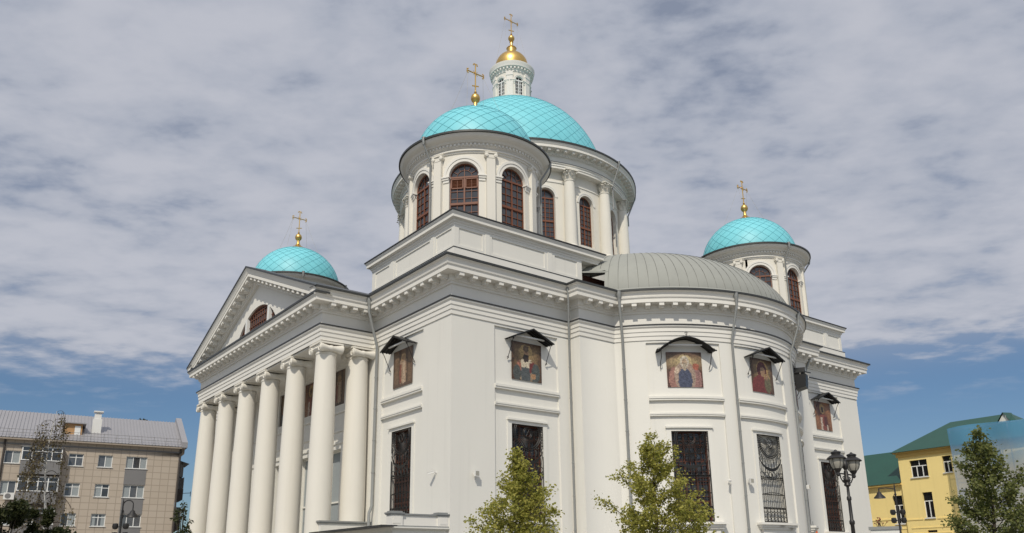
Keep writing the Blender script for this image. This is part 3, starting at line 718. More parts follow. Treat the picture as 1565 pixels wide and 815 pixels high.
# ---- attics over the corner pavilions ---------------------------------------------
def attic(mx_, my_):
    X = lambda x: 38-x if mx_ else x
    Y = lambda y: 38-y if my_ else y
    a0, a1 = .31, 9.53
    e = MB()
    pan = [(.70, 2.25), (2.88, 6.65), (7.42, 9.15)]
    rc = [(a, b2, 16.78, 17.74, -.055) for a, b2 in pan]+[(2.42, 2.72, 16.56, 17.86, .03), (6.85, 7.2, 16.56, 17.86, .03)]
    e.relief(lambda u, z, d: (X(u), Y(a0+.1-d), z), a0+.1, a1, 15.4, 17.97, rc)
    e.relief(lambda u, z, d: (X(a0+.1-d), Y(u), z), a0+.1, a1, 15.4, 17.97, rc)
    e.quad((X(a1), Y(a0+.1), 15.4), (X(a1), Y(a1), 15.4), (X(a1), Y(a1), 17.97), (X(a1), Y(a0+.1), 17.97)); e.quad((X(a0+.1), Y(a1), 15.4), (X(a1), Y(a1), 15.4), (X(a1), Y(a1), 17.97), (X(a0+.1), Y(a1), 17.97))
    at_ = e.build('attic', 'white_plaster', cath, angle=20)
    flip = mx_ != my_
    b1 = a0+.1
    path = [(X(b1), Y(a1)), (X(b1), Y(b1)), (X(a1), Y(b1)), (X(a1), Y(a1))]
    pl_ = path[::-1] if flip else path
    e = MB(); e.sweep(pl_, [(.0, 15.45), (.12, 15.45), (.12, 16.53), (0, 16.53)], True)
    # cornice runs on over a set-back wall towards the apse
    if not my_:
        path2 = [(X(b1), Y(a1)), (X(b1), Y(b1)), (X(10.86), Y(b1)), (X(10.86), Y(a1))]
        pl2 = path2[::-1] if flip else path2
        ew = MB(); ew.relief(lambda u, z, d: (X(u), Y(b1+.64-d), z), a1, 10.82, 17.3, 17.95, []); ew.quad((X(10.82), Y(b1+.64), 17.3), (X(10.82), Y(a1), 17.3), (X(10.82), Y(a1), 17.95), (X(10.82), Y(b1+.64), 17.95)); ew.quad((X(a1), Y(b1), 17.952), (X(10.86), Y(b1), 17.952), (X(10.86), Y(a1), 17.952), (X(a1), Y(a1), 17.952)); ew.build('set_back_wall', 'white_plaster', at_)
    else: pl2 = pl_
    cp = [(0, 17.9), (.03, 17.92), (.03, 18.0), (.10, 18.06), (.10, 18.15), (.28, 18.20), (.28, 18.36), (.34, 18.44), (.36, 18.50), (0, 18.51)]
    e.sweep(pl2, cp, True); e.build('attic_cornice', 'trim_plaster', at_, angle=30)
    e = MB(); e.sweep(pl2, [(0, 18.515), (.40, 18.515), (.40, 18.58), (0, 18.60)], True); e.sweep(pl_, [(0.0, 16.535), (.145, 16.535), (.145, 16.565), (0, 16.58)], True)
    e.add([(q[0], q[1], 18.60) for q in pl2], ((0, 1, 2, 3),)); e.build('attic_flashing', 'flashing', at_)
for a in ((0, 0), (1, 0), (0, 1), (1, 1)): attic(*a)
# flat roofs between
e = MB(); e.box(0.2, 37.8, .2, 37.8, 15.25, 15.56); e.box(9.4, 28.6, 9.0, 29.0, 15.5, 18.0); e.build('main_roof', 'gutter_metal', cath)

# ---- apse roof: half cupola of standing-seam metal ----------------------------------
e = MB(); sm = MB(); AB, AH = 10.75, 5.15
def apz(a, t):
    ph = PI/2*t; r = AB*math.cos(ph)**1.0; return (AW+r*math.cos(a), AC+.35+r*math.sin(a), 15.56+AH*math.sin(ph))
na, ntt = 72, 18
cut = lambda am_, z: (am_ < R_(-145.5) or am_ > R_(-34.5)) and z < 17.22
for i in range(na):
    a, b2 = -PI-.25+(PI+.5)*i/na, -PI-.25+(PI+.5)*(i+1)/na
    for j in range(ntt):
        t0, t1 = j/ntt, (j+1)/ntt
        if cut((a+b2)/2, 15.56+AH*math.sin(PI/2*(t0+t1)/2)+.1): continue
        e.quad(apz(a, t0), apz(b2, t0), apz(b2, t1), apz(a, t1))
apr = e.build('apse_roof', 'zinc_roof', cath)
for i in range(65):
    a = -PI-.2+(PI+.4)*i/64; pts = [apz(a, t/24) for t in range(24)]
    pts = [q for q in pts if not cut(a, q[2])]
    sm.tube([(q[0], q[1], q[2]+.006) for q in pts], .011, 4)
sm.build('roof_seams', 'gutter_metal', apr)
e = MB(); e.lathe((AW, AC), [(AR+.5, 15.60), (AB+.15, 15.60), (AB+.02, 15.75)], 60, R_(A0), R_(A1)); e.build('roof_eaves', 'zinc_roof', apr)
for mir in (0, 1):
    X = lambda x: 38-x if mir else x
    e = MB(); x0, x1 = sorted((X(9.56), X(11.9))); e.box(x0, x1, .80, 4.4, 15.56, 17.20); sb = e.build('roof_hatch', 'soffit_wood', cath)
    q = [(X(9.56), .38, 17.22), (X(10.80), -.62, 17.20), (X(12.2), -.3, 17.75), (X(12.2), 4.4, 18.35), (X(9.56), 4.4, 18.30)]
    e = MB(); e.add(q+[(a, b2, c-.09) for a, b2, c in q], ((0, 1, 2), (0, 2, 3), (0, 3, 4), (7, 6, 5), (8, 7, 5), (9, 8, 5), (0, 5, 6, 1), (1, 6, 7, 2), (4, 3, 8, 9), (0, 4, 9, 5))); e.build('hatch_eaves', 'zinc_roof', sb)

# ---- drums ---------------------------------------------------------------------
def arch_wall(mb, cm, ac, hw, uh, z0, z1, zsill, zs, rev=.35, n=14, d=0.0):
    # one bay of a drum: ac centre angle, uh half bay angle, hw half opening (angle), zs spring line; cm(a, z, d)
    R = Vector(cm(ac, 0, 0)[:2]); 
    rad = hw_m = None
    def Q(a, z, dd=0.0): return cm(a, z, d+dd)
    for s in (-1, 1):
        aa = [ac+s*hw, ac+s*(hw*.5+uh*.5), ac+s*uh]
        for p, q in zip(aa, aa[1:]): mb.quad(Q(p, z0), Q(q, z0), Q(q, z1), Q(p, z1))
        mb.quad(Q(ac+s*hw, zsill), Q(ac+s*hw, zs), Q(ac+s*hw, zs, -rev), Q(ac+s*hw, zsill, -rev))
    c0 = Vector(cm(ac-hw, 0, 0)); c1 = Vector(cm(ac+hw, 0, 0)); ra = (c1-c0).length/2
    pts = [(ac-hw*math.cos(PI*i/n), zs+ra*math.sin(PI*i/n)) for i in range(n+1)]
    for (a, za), (b2, zb) in zip(pts, pts[1:]):
        mb.quad(Q(a, za), Q(b2, zb), Q(b2, z1), Q(a, z1)); mb.quad(Q(a, za), Q(b2, zb), Q(b2, zb, -rev), Q(a, za, -rev))
    for i in range(4):
        a = ac-hw+2*hw*i/4; b2 = ac-hw+2*hw*(i+1)/4
        if zsill > z0: mb.quad(Q(a, z0), Q(b2, z0), Q(b2, zsill), Q(a, zsill))
        mb.quad(Q(a, zsill), Q(b2, zsill), Q(b2, zsill, -rev), Q(a, zsill, -rev))
    return ra
def arch_trim(mb, cm, ac, hw, ra, zs, w, d, imp=True):
    n = 18
    def seg(r0, r1, d0, d1):
        k = lambda r: r/ra*hw
        for i in range(n):
            t0, t1 = PI*i/n, PI*(i+1)/n
            P = [(ac-k(r0)*math.cos(t0), zs+r0*math.sin(t0)), (ac-k(r0)*math.cos(t1), zs+r0*math.sin(t1)), (ac-k(r1)*math.cos(t1), zs+r1*math.sin(t1)), (ac-k(r1)*math.cos(t0), zs+r1*math.sin(t0))]
            F = [cm(a, z, d1) for a, z in P]; B = [cm(a, z, d0) for a, z in P]
            mb.add(F+B, ((0, 1, 2, 3), (0, 4, 5, 1), (3, 2, 6, 7)))
    seg(ra, ra+w*.55, -.02, d*.6); seg(ra+w*.55, ra+w, -.02, d)
    if imp:
        for s in (-1, 1):
            for w0, w1, za, zb, dd in ((-.0, .42, zs-.20, zs-.08, .10), (-.05, .46, zs-.08, zs, .15), (0.0, .38, zs-.36, zs-.20, .05)):
                a0 = ac+s*(hw+w0/ra*hw); a1 = ac+s*(hw+w1/ra*hw)
                F = [cm(a0, za, dd), cm(a1, za, dd), cm(a1, zb, dd), cm(a0, zb, dd)]; B = [cm(a0, za, -.2), cm(a1, za, -.02), cm(a1, zb, -.02), cm(a0, zb, -.2)]
                mb.add(F+B, ((0, 1, 2, 3), (0, 4, 5, 1), (3, 2, 6, 7), (0, 3, 7, 4), (1, 5, 6, 2)))
def arch_window(parent, c, ang, rad, hw, zsill, zs, name='drum_window', cols=3, louvre=False, glass='dark_glass', frame='brown_wood', rows=None, fan=True, dbl=True):
    # flat window set in the opening; local x across, y outwards
    t = Vector((-math.sin(ang), math.cos(ang), 0)); nr = Vector((math.cos(ang), math.sin(ang), 0)); o = Vector((c[0], c[1], 0))+nr*rad
    fr = lambda x, z, d: tuple(o+t*x+nr*d+Vector((0, 0, z)))
    f = MB(); bx = lambda x0, x1, z0, z1, d0=-.04, d1=.04: f.box(x0, x1, d0, d1, z0, z1, tf=lambda x, y, z: fr(x, z, y))
    w = .085 if hw > .6 else .05
    bx(-hw, -hw+w, zsill, zs); bx(hw-w, hw, zsill, zs); bx(-hw+w, hw-w, zsill, zsill+w)
    f.tube([fr((hw-w/2)*math.cos(PI*i/20), zs+(hw-w/2)*math.sin(PI*i/20), 0) for i in range(21)], w*.6, 4)
    bx(-hw, hw, zs-.05, zs+.05, -.045, .045)
    if cols % 2 == 1 or True:
        bx(-.045, .045, zsill+w, zs-.05, -.035, .035); bx(-.02, .02, zs+.05, zs+hw-.05, -.02, .02)
    mid = zsill+(zs-zsill)*.46
    if dbl: bx(-hw+w, hw-w, mid-.07, mid+.07, -.05, .06)
    hsub = (hw-w)/cols
    for i in range(1, cols):
        for s in (-1, 1): bx(s*i*(hw-.03)/cols-.016, s*i*(hw-.03)/cols+.016, zsill+w, zs-.05, -.018, .018)
    nr_ = rows or int((zs-zsill)/.40)
    for j in range(1, nr_):
        z = zsill+(zs-zsill)*j/nr_; bx(-hw+w, hw-w, z-.016, z+.016, -.017, .017)
    if fan:
        rr_ = hw*.52
        f.tube([fr(rr_*math.cos(PI*i/14), zs+rr_*math.sin(PI*i/14), 0) for i in range(15)], .018, 4)
        for k in range(1, 6):
            a = PI*k/6; f.bar(fr(rr_*math.cos(a), zs+rr_*math.sin(a), 0), fr((hw-.04)*math.cos(a), zs+(hw-.04)*math.sin(a), 0), .03, .03, up=nr)
    if louvre:
        for s in (-1, 1):
            for z0, z1 in ((zs-.72, zs-.66), (zs-.14, zs-.08)): bx(min(s*.06, s*(hw-w)), max(s*.06, s*(hw-w)), z0, z1, -.03, .05)
            bx(s*.09-.03, s*.09+.03, zs-.72, zs-.1, -.03, .05); bx(s*(hw-w-.03)-.03, s*(hw-w-.03)+.03, zs-.72, zs-.1, -.03, .05)
            for k in range(8):
                z = zs-.64+k*.065; f.add([fr(s*.1, z, .03), fr(s*(hw-w-.04), z, .03), fr(s*(hw-w-.04), z+.06, -.02), fr(s*.1, z+.06, -.02)], ((0, 1, 2, 3),))
    wn = f.build(name, frame, parent)
    p = MB(); pts = [fr(-hw, zsill, -.03), fr(hw, zsill, -.03)]+[fr(hw*math.cos(PI*i/16), zs+hw*math.sin(PI*i/16), -.03) for i in range(17)]
    p.add(pts, (tuple(range(len(pts))),)); p.build('pane', glass, wn)
    return wn
def dome(parent_name, c, rd, z0, h, k, tmax=1.0, name='dome'):
    e = MB(); prof = []
    for i in range(25):
        ph = PI/2*i/24*tmax; prof.append((rd*math.cos(ph), z0+h*math.sin(ph)))
    e.lathe(c, prof, 72); dm = e.build(name, 'turquoise_tile', cath, angle=60)
    # diagonal seams: loxodromes, so that the lozenges shrink towards the crown
    s = MB(); steps = 26
    for sg in (-1, 1):
        for q in range(k):
            pts = []
            for i in range(steps):
                ph = PI/2*.93*tmax*i/(steps-1)
                m_ = math.log(math.tan(PI/4+ph/2)); a = 2*PI*q/k+sg*m_*1.15
                r = rd+.012; pts.append((c[0]+r*math.cos(ph)*math.cos(a), c[1]+r*math.cos(ph)*math.sin(a), z0+(h+.012)*math.sin(ph)))
            s.tube(pts, .008, 3, cap=False)
    s.build('dome_seams', 'turquoise_seam', dm, raw=True)
    return dm
def cross_on(parent, c, z0, H, arm, wires=None):
    # slender gilded cross with forked ends, three bars; bars lie along x
    e = MB(); x, y = c
    e.tube([(x, y, z0), (x, y, z0+H)], .042, 8); za = z0+H*.66; zl = z0+H*.20
    e.tube([(x-arm, y, za), (x+arm, y, za)], .042, 8); e.bar((x-arm*.38, y, zl-.06), (x+arm*.38, y, zl+.06), .06, .06, up=(0, 1, 0))
    for px_, pz_, dx, dz in ((x-arm, za, -1, 0), (x+arm, za, 1, 0), (x, z0+H, 0, 1)):
        for q in (-1, 0, 1):
            bx_ = px_+dx*.0+(dz*q)*.15-dx*.08*abs(q); bz_ = pz_+dz*0+dx*dx*q*.15-dz*.08*abs(q)
            e.lathe((0, 0), [(0, -.055), (.04, -.03), (.05, 0), (.04, .03), (0, .055)], 8, tf=lambda a, b2, z: (bx_+a, y+b2, bz_+z))
        e.bar((px_-dz*.15, y, pz_-dx*dx*.15), (px_+dz*.15, y, pz_+dx*dx*.15), .05, .05, up=(0, 1, 0))
    for q in range(4):
        a = PI/4+q*PI/2; e.bar((x, y, za), (x+.24*math.cos(a), y, za+.24*math.sin(a)), .025, .025, up=(0, 1, 0))
    cr = e.build('cross', 'gold', parent)
    if wires:
        for (tx, ty, tz), q in wires:
            w = MB(); p0 = Vector((x+q*arm*.92, y, za-.05)); p1 = Vector((tx, ty, tz)); pts = []
            for i in range(11):
                t = i/10; p = p0.lerp(p1, t); p.z -= .25*math.sin(PI*t)*.5; pts.append(p)
            w.tube(pts, .007, 4); w.build('guy_chain', 'chain_metal', cr)
    return cr
def lathe_ring(mb, c, prof, n=72): mb.lathe(c, prof, n)

# small domes -------------------------------------------------------------------
def small_dome(cx, cy, first):
    c = (cx, cy); Rw = 3.95; cm = cylmap(cx, cy, Rw)
    e = MB(); hw = R_(12.7); zs, zsill = 22.06, 18.95; ra = 0
    for k in range(8): ra = arch_wall(e, cm, k*PI/4, hw, PI/8, 18.55, 23.75, zsill, zs, .32)
    dr = e.build('small_drum', 'cream_plaster', cath, angle=30)
    t = MB()
    for k in range(8): arch_trim(t, cm, k*PI/4, hw, ra, zs, .33, .09)
    lathe_ring(t, c, [(Rw, 23.46), (Rw+.07, 23.47), (Rw+.07, 23.55), (Rw+.16, 23.58), (Rw+.16, 23.66), (Rw+.05, 23.67)])
    # cornice: bed, dentil course, flaring soffit
    lathe_ring(t, c, [(Rw, 23.67), (Rw+.10, 23.72), (Rw+.16, 23.80), (Rw+.20, 23.82), (Rw+.20, 23.98), (Rw+.32, 24.02), (Rw+.40, 24.12), (Rw+.62, 24.20), (Rw+.72, 24.30), (Rw+.76, 24.40), (Rw+.2, 24.40)])
    for k in range(112):
        a = 2*PI*k/112; t.box(Rw+.19, Rw+.30, -.055, .055, 23.85, 23.98, tf=lambda x, y, z: (cx+x*math.cos(a)-y*math.sin(a), cy+x*math.sin(a)+y*math.cos(a), z))
    t.build('drum_cornice', 'trim_plaster', dr, angle=30)
    for k in range(8):
        pl_ = MB(); a = PI/8+k*PI/4; tf = lambda x, y, z: (cx+x*math.cos(a)-y*math.sin(a), cy+x*math.sin(a)+y*math.cos(a), z)
        pl_.box(Rw-.1, Rw+.20, -.25, .25, 18.55, 23.10, tf=tf)
        pl_.box(Rw-.1, Rw+.22, -.27, .27, 23.10, 23.16, tf=tf); pl_.box(Rw-.1, Rw+.28, -.36, .36, 23.38, 23.455, tf=tf)
        for s in (-1, 1): pl_.lathe((0, 0), [(.115, -.04), (.115, .22), (.05, .24), (0, .25)], 14, tf=lambda x, y, z: tf(Rw+.05+z, s*.27+x, 23.27+y))
        pl_.box(Rw-.1, Rw+.22, -.22, .22, 23.16, 23.38, tf=tf)
        pl_.build('drum_pilaster', 'cream_plaster', dr)
    for k in range(8):
        a = k*PI/4; dg = math.degrees(a)
        if 80 < dg < 100 and False: continue
        arch_window(dr, c, a, Rw-.27, Rw*math.sin(hw)-.0, zsill, zs, louvre=(first and abs(dg-225) < 1), cols=2)
    core = MB(); core.lathe(c, [(Rw-.75, 18.6), (Rw-.75, 24.3), (0, 24.3)], 24); core.build('drum_core', 'dark_interior', dr)
    g_ = MB(); g_.lathe(c, [(Rw+.70, 24.41), (Rw+.85, 24.41), (Rw+.85, 24.53), (Rw+.80, 24.54), (Rw-.02, 24.66), (Rw-.1, 24.72)], 72); g_.build('drum_gutter', 'gutter_metal', dr)
    dm = dome('d', c, 3.87, 24.56, 3.82, 24)
    o = MB(); o.lathe(c, [(.70, 28.2), (.70, 28.42), (.66, 28.46), (.52, 28.60), (.30, 28.72), (.24, 28.84), (.16, 28.92), (.13, 29.10), (.13, 29.28), (.18, 29.33), (.24, 29.38), (.30, 29.52), (.30, 29.66), (.24, 29.82), (.12, 29.92), (.06, 29.98), (.10, 30.05), (.05, 30.1), (.05, 30.15)], 20); o.build('gold_finial', 'gold', dm)
    ws = [((cx+sx*1.5, cy+sy*1.2, 24.5+3.45), sx) for sx in (-1, 1) for sy in (-1, 1)]
    cross_on(dm, c, 30.10, 2.05, .66, ws)
    return dr
d1 = small_dome(5, 5, True); small_dome(33, 5, False); small_dome(5, 33, False)
# the fourth small dome stands hidden behind the main drum
small_dome(33, 33, False)

# main drum -----------------------------------------------------------------------
c = (19, 19); Rw = 9.3; cm = cylmap(19, 19, Rw)
e = MB(); hw = R_(4.6); zs, zsill = 27.80, 24.25; ra = 0
for k in range(16): ra = arch_wall(e, cm, k*PI/8, hw, PI/16, 17.9, 30.55, zsill, zs, .40)
md = e.build('main_drum', 'cream_plaster', cath, angle=30)
t = MB()
for k in range(16): arch_trim(t, cm, k*PI/8, hw, ra, zs, .22, .05, imp=False)
lathe_ring(t, c, [(Rw, 29.05), (Rw+.06, 29.06), (Rw+.06, 29.16), (Rw, 29.17)])
RE = 9.98
lathe_ring(t, c, [(Rw, 30.02), (RE-.12, 30.02), (RE-.12, 30.20), (RE-.07, 30.21), (RE-.07, 30.36), (RE, 30.40), (RE+.02, 30.46), (RE-.1, 30.47), (RE-.1, 30.95), (RE, 31.0), (RE, 31.06), (RE+.06, 31.08), (RE+.06, 31.30), (RE+.62, 31.36), (RE+.62, 31.56), (RE+.70, 31.66), (RE+.74, 31.78), (RE, 31.78)], 96)
for k in range(96):
    a = 2*PI*k/96; t.box(RE+.05, RE+.5, -.11, .11, 31.18, 31.35, tf=lambda x, y, z: (19+x*math.cos(a)-y*math.sin(a), 19+x*math.sin(a)+y*math.cos(a), z))
for k in range(240):
    a = 2*PI*k/240; t.box(RE-.02, RE+.05, -.07, .07, 31.0, 31.08, tf=lambda x, y, z: (19+x*math.cos(a)-y*math.sin(a), 19+x*math.sin(a)+y*math.cos(a), z))
t.build('drum_cornice', 'trim_plaster', md, angle=30)
e = MB(); e.lathe(c, [(RE-.1, 30.465), (RE+.035, 30.465), (RE+.035, 30.495), (RE-.1, 30.51)], 96); e.build('drum_flashing', 'flashing', md)
e = MB(); e.lathe(c, [(RE+.70, 31.785), (RE+.80, 31.785), (RE+.80, 31.93), (RE+.74, 31.94), (8.25, 32.22), (8.15, 32.34)], 96); e.build('drum_gutter', 'gutter_metal', md)
core = MB(); core.lathe(c, [(Rw-.9, 17.9), (Rw-.9, 31.0), (0, 31.0)], 32); core.build('drum_core', 'dark_interior', md)
for k in range(16):
    a = k*PI/8
    arch_window(md, c, a, Rw-.35, Rw*math.sin(hw), zsill, zs, cols=2, rows=9, fan=False)
# engaged Corinthian columns round the drum
def drum_column():
    s = MB(); RC = 9.62
    s.lathe((RC, 0), [(.47, 24.35), (.47, 26.0), (.44, 28.0), (.40, 29.12), (.44, 29.14), (.44, 29.20), (.40, 29.22)], 20); s.lathe((RC, 0), [(.60, 23.3), (.60, 23.5), (.55, 23.6), (.58, 23.7), (.5, 23.8), (.47, 24.35)], 20)
    cl = s.build('drum_column', 'cream_plaster', cath)
    q = MB(); q.lathe((RC, 0), [(.38, 29.2), (.40, 29.6), (.46, 29.84), (.54, 29.92)], 16)
    for row, (zb, hh, kk, of) in enumerate(((29.22, .34, 8, 0), (29.38, .48, 8, PI/8))):
        for i in range(kk):
            a = of+2*PI*i/kk; ca_, sa_ = math.cos(a), math.sin(a)
            for (r0, z0_, w0), (r1, z1_, w1) in zip([(.40, zb, .11), (.46, zb+hh*.6, .15), (.58, zb+hh*.95, .12), (.66, zb+hh*.78, .05)], [(.46, zb+hh*.6, .15), (.58, zb+hh*.95, .12), (.66, zb+hh*.78, .05)]):
                q.add([(RC+r*ca_-w*sa_, r*sa_+w*ca_, z) for r, w, z in ((r0, -w0, z0_), (r0, w0, z0_), (r1, w1, z1_), (r1, -w1, z1_))], ((0, 1, 2, 3),))
    for i in range(4):
        a = PI/4+i*PI/2; q.lathe((0, 0), [(.02, -.06), (.09, -.04), (.09, .04), (.02, .06)], 10, tf=lambda x, y, z: (RC+math.cos(a)*(.60+x)-math.sin(a)*z, math.sin(a)*(.60+x)+math.cos(a)*z, 29.84+y))
    ab = []
    for i in range(8):
        a = PI/4*i; r = .56 if i % 2 == 0 else .78; ab.append((RC+r*math.cos(a), r*math.sin(a)))
    q.add([(x, y, z) for z in (29.94, 30.02) for x, y in ab], [tuple(range(7, -1, -1)), tuple(range(8, 16))]+[(i, (i+1) % 8, 8+(i+1) % 8, 8+i) for i in range(8)])
    k = q.build('capital', 'cream_plaster', cl)
    o = ORG[cath.name]
    for ob in (cl, k):
        for v in ob.data.vertices: v.co += Vector((o.x, o.y, 0))
    return cl
dc = drum_column()
dc.location = (0, 0, 0); dc.rotation_euler = (0, 0, PI/16)
for k in range(1, 16): inst(dc, cath, (0, 0, 0), PI/16+k*PI/8)
dmn = dome('d', c, 8.2, 32.10, 8.95, 46, tmax=.90)
# lantern ---------------------------------------------------------------------------
Rl = 1.70; cl_ = cylmap(19, 19, Rl); e = MB(); hw = R_(13.0)
for k in range(6): ra = arch_wall(e, cl_, R_(-135+30+60*k), hw, PI/6, 40.3, 43.95, 41.55, 43.02, .2)
ln_ = e.build('lantern', 'cream_plaster', cath, angle=30)
t = MB()
for k in range(6): arch_trim(t, cl_, R_(-105+60*k), hw, ra, 43.02, .16, .06, imp=True)
t.lathe(c, [(1.95, 40.3), (1.95, 40.95), (1.82, 41.05), (1.78, 41.12), (1.7, 41.13)], 48)
t.lathe(c, [(Rl, 43.85), (Rl+.06, 43.86), (Rl+.06, 44.0), (Rl+.12, 44.04), (Rl+.12, 44.25), (Rl+.33, 44.32), (Rl+.36, 44.55), (Rl+.42, 44.70), (Rl+.42, 44.78), (1.3, 44.95)], 48)
for k in range(36):
    a = 2*PI*k/36; t.box(Rl+.11, Rl+.27, -.07, .07, 44.08, 44.25, tf=lambda x, y, z: (19+x*math.cos(a)-y*math.sin(a), 19+x*math.sin(a)+y*math.cos(a), z))
for k in range(6):
    a = R_(-135+60*k); tf = lambda x, y, z: (19+x*math.cos(a)-y*math.sin(a), 19+x*math.sin(a)+y*math.cos(a), z)
    t.box(Rl-.1, Rl+.08, -.30, .30, 41.1, 43.45, tf=tf); t.box(Rl-.1, Rl+.12, -.34, .34, 43.45, 43.55, tf=tf); t.box(Rl-.1, Rl+.10, -.32, .32, 43.55, 43.86, tf=tf)
t.build('lantern_trim', 'trim_plaster', ln_, angle=30)
core = MB(); core.lathe(c, [(Rl-.4, 40.5), (Rl-.4, 44.3), (0, 44.3)], 24); core.build('lantern_core', 'dark_interior', ln_)
for k in range(6): arch_window(ln_, c, R_(-105+60*k), Rl-.14, Rl*math.sin(hw), 41.58, 43.02, 'lantern_window', cols=2, rows=4, fan=False, glass='black_glass', frame='white_frame', dbl=False)
o = MB(); pr_ = [(1.46, 44.80), (1.50, 45.05)]
for i in range(0, 15):
    ph = PI/2*i/14*.82; pr_.append((1.52*math.cos(ph), 45.45+1.50*math.sin(ph)))
pr_ += [(.50, 46.90), (.50, 46.98), (.42, 47.0), (.42, 47.40), (.48, 47.46), (.42, 47.56), (.20, 47.62), (.14, 47.75), (.13, 48.12), (.19, 48.18), (.13, 48.25), (.22, 48.36), (.30, 48.5), (.30, 48.66), (.22, 48.80), (.12, 48.88), (.06, 49.0), (.1, 49.06), (.05, 49.1)]
o.lathe(c, pr_, 40); gd = o.build('gold_dome', 'gold', cath, angle=40)
cross_on(gd, c, 49.0, 2.25, .80, [((19+sx*1.35, 19+sy*1.0, 44.95), sx) for sx in (-1, 1) for sy in (-1, 1)])

# ---- drainpipes -------------------------------------------------------------------
def pipe(pts, r=.085, funnel=True, brk=True):
    e = MB(); P = [Vector(q) for q in pts]; e.tube(P, r, 10)
    if funnel:
        p = P[0]; e.lathe((p.x, p.y), [(r, p.z-.42), (r*1.1, p.z-.36), (r*2.0, p.z-.14), (r*2.0, p.z+.02), (r*2.2, p.z+.03), (r*2.2, p.z+.06), (r, p.z+.06)], 12)
    a, b2 = P[-2], P[-1]
    for q in P[1:-1]:
        pass
    Ls = [(P[i], P[i+1]) for i in range(len(P)-1) if abs(P[i].z-P[i+1].z) > 2]
    for a, b2 in Ls:
        n = max(1, int((a-b2).length/1.6))
        for i in range(1, n):
            q = a.lerp(b2, i/n); e.lathe((q.x, q.y), [(r, q.z-.035), (r*1.22, q.z-.03), (r*1.22, q.z+.03), (r, q.z+.035)], 10)
    return e.build('drainpipe', 'grey_metal', cath)
pipe([(-.84, 7.36, 15.35), (-.84, 7.36, 14.6), (-.14, 7.55, 12.6), (-.14, 7.55, 3.6), (-.32, 7.5, 3.2), (-.32, 7.5, 2.0)], .085)
pipe([(7.22, -.85, 15.4), (7.22, -.85, 14.7), (7.80, -.16, 12.75), (7.80, -.16, GZ+.2)], .06)
def apipe(deg, z1=GZ+.2, r=.085):
    a = R_(deg); q = lambda rr_, z: (AW+rr_*math.cos(a), AC+rr_*math.sin(a), z)
    pipe([q(AR+.88, 15.42), q(AR+.88, 14.75), q(AR+.16, 12.85), q(AR+.16, z1)], r)
apipe(-141.8, r=.085); apipe(-105.6, r=.07); apipe(-72.5, r=.07)
pipe([(30.75, -.84, 15.4), (30.75, -.84, 14.8), (30.22, -.16, 12.8), (30.22, -.16, GZ+.2)])
def drum_pipe(c, deg, r0, z0, r1, z1, z2, r=.06):
    a = R_(deg); q = lambda rr_, z: (c[0]+rr_*math.cos(a), c[1]+rr_*math.sin(a), z)
    pipe([q(r0, z0), q(r0, z0-.35), q(r1, z1), q(r1, z2)], r)
for cc_ in ((5, 5), (33, 5), (5, 33)):
    for dgr in (-165, -105, -47): 
        if cc_ == (5, 5) and dgr == -105: continue
        if cc_ == (33, 5) and dgr == -165: continue
        drum_pipe(cc_, dgr, 4.72, 24.56, 4.12, 23.3, 18.7)
for dgr in (-75, -39, 174): drum_pipe((19, 19), dgr, 10.72, 31.95, 10.05, 30.0, 30.0-.9 if dgr != -75 else 28.0, .065)

# ---- fixtures hung on the walls (things of their own) ---------------------------------
def floodlight(p, nr, label, s=1.0):
    nr = Vector(nr).normalized(); t = Vector((-nr.y, nr.x, 0)); p = Vector(p)
    th = thing('wall_floodlight', label, 'floodlight', tuple(p), group='floodlights on the cathedral walls')
    tf = lambda x, y, z: tuple(p+t*x*s+nr*y*s+Vector((0, 0, z*s)))
    e = MB(); e.box(-.12, .12, .16, .26, -.13, .13, tf=tf); e.box(-.10, .10, .10, .16, -.11, .11, tf=tf); e.box(-.135, .135, .25, .275, -.145, .145, tf=tf); e.build('housing', 'white_paint', th)
    e = MB(); e.box(-.025, .025, -.01, .12, -.025, .025, tf=tf); e.box(-.06, .06, -.01, .015, -.06, .06, tf=tf); e.build('bracket', 'white_paint', th)
    e = MB(); e.box(-.10, .10, .275, .28, -.11, .11, tf=tf); e.build('lens', 'lantern_glass', th)
floodlight((1.41, 0, 4.68), (0, -1, 0), 'white floodlight on the right wall of the near corner, left of a tree')
def apn(deg): a = R_(deg); return (AW+AR*math.cos(a), AC+AR*math.sin(a)), (math.cos(a), math.sin(a), 0)
(q, nq) = apn(-103.2); floodlight((q[0], q[1], 4.72), nq, 'white floodlight on the curved wall right beside a drainpipe')
(q, nq) = apn(-68.5); floodlight((q[0], q[1], 4.74), nq, 'white floodlight at the right edge of the curved wall under the black box')
def camera_fix(p, nr, label):
    nr = Vector(nr).normalized(); t = Vector((-nr.y, nr.x, 0)); p = Vector(p)
    th = thing('security_camera', label, 'camera', tuple(p), group='cameras on the cathedral walls')
    e = MB(); d = (nr*.8+t*.6*-1+Vector((0, 0, -.25))).normalized(); b0 = p+nr*.14+Vector((0, 0, .02))
    e.bar(b0, b0+d*.30, .10, .10); e.bar(b0+Vector((0, 0, .06)), b0+d*.34+Vector((0, 0, .06)), .13, .02); e.build('housing', 'white_paint', th)
    e = MB(); e.tube([p-nr*.01, p+nr*.10, b0], .025, 6); e.bar(p-nr*.01, p+nr*.02, .10, .10); e.build('bracket', 'white_paint', th)
camera_fix((0, 1.24, 4.78), (-1, 0, 0), 'small white security camera on the left wall of the near corner')
(q, nq) = apn(-110.7); camera_fix((q[0], q[1], 4.68), nq, 'small white security camera on the curved wall left of a drainpipe')
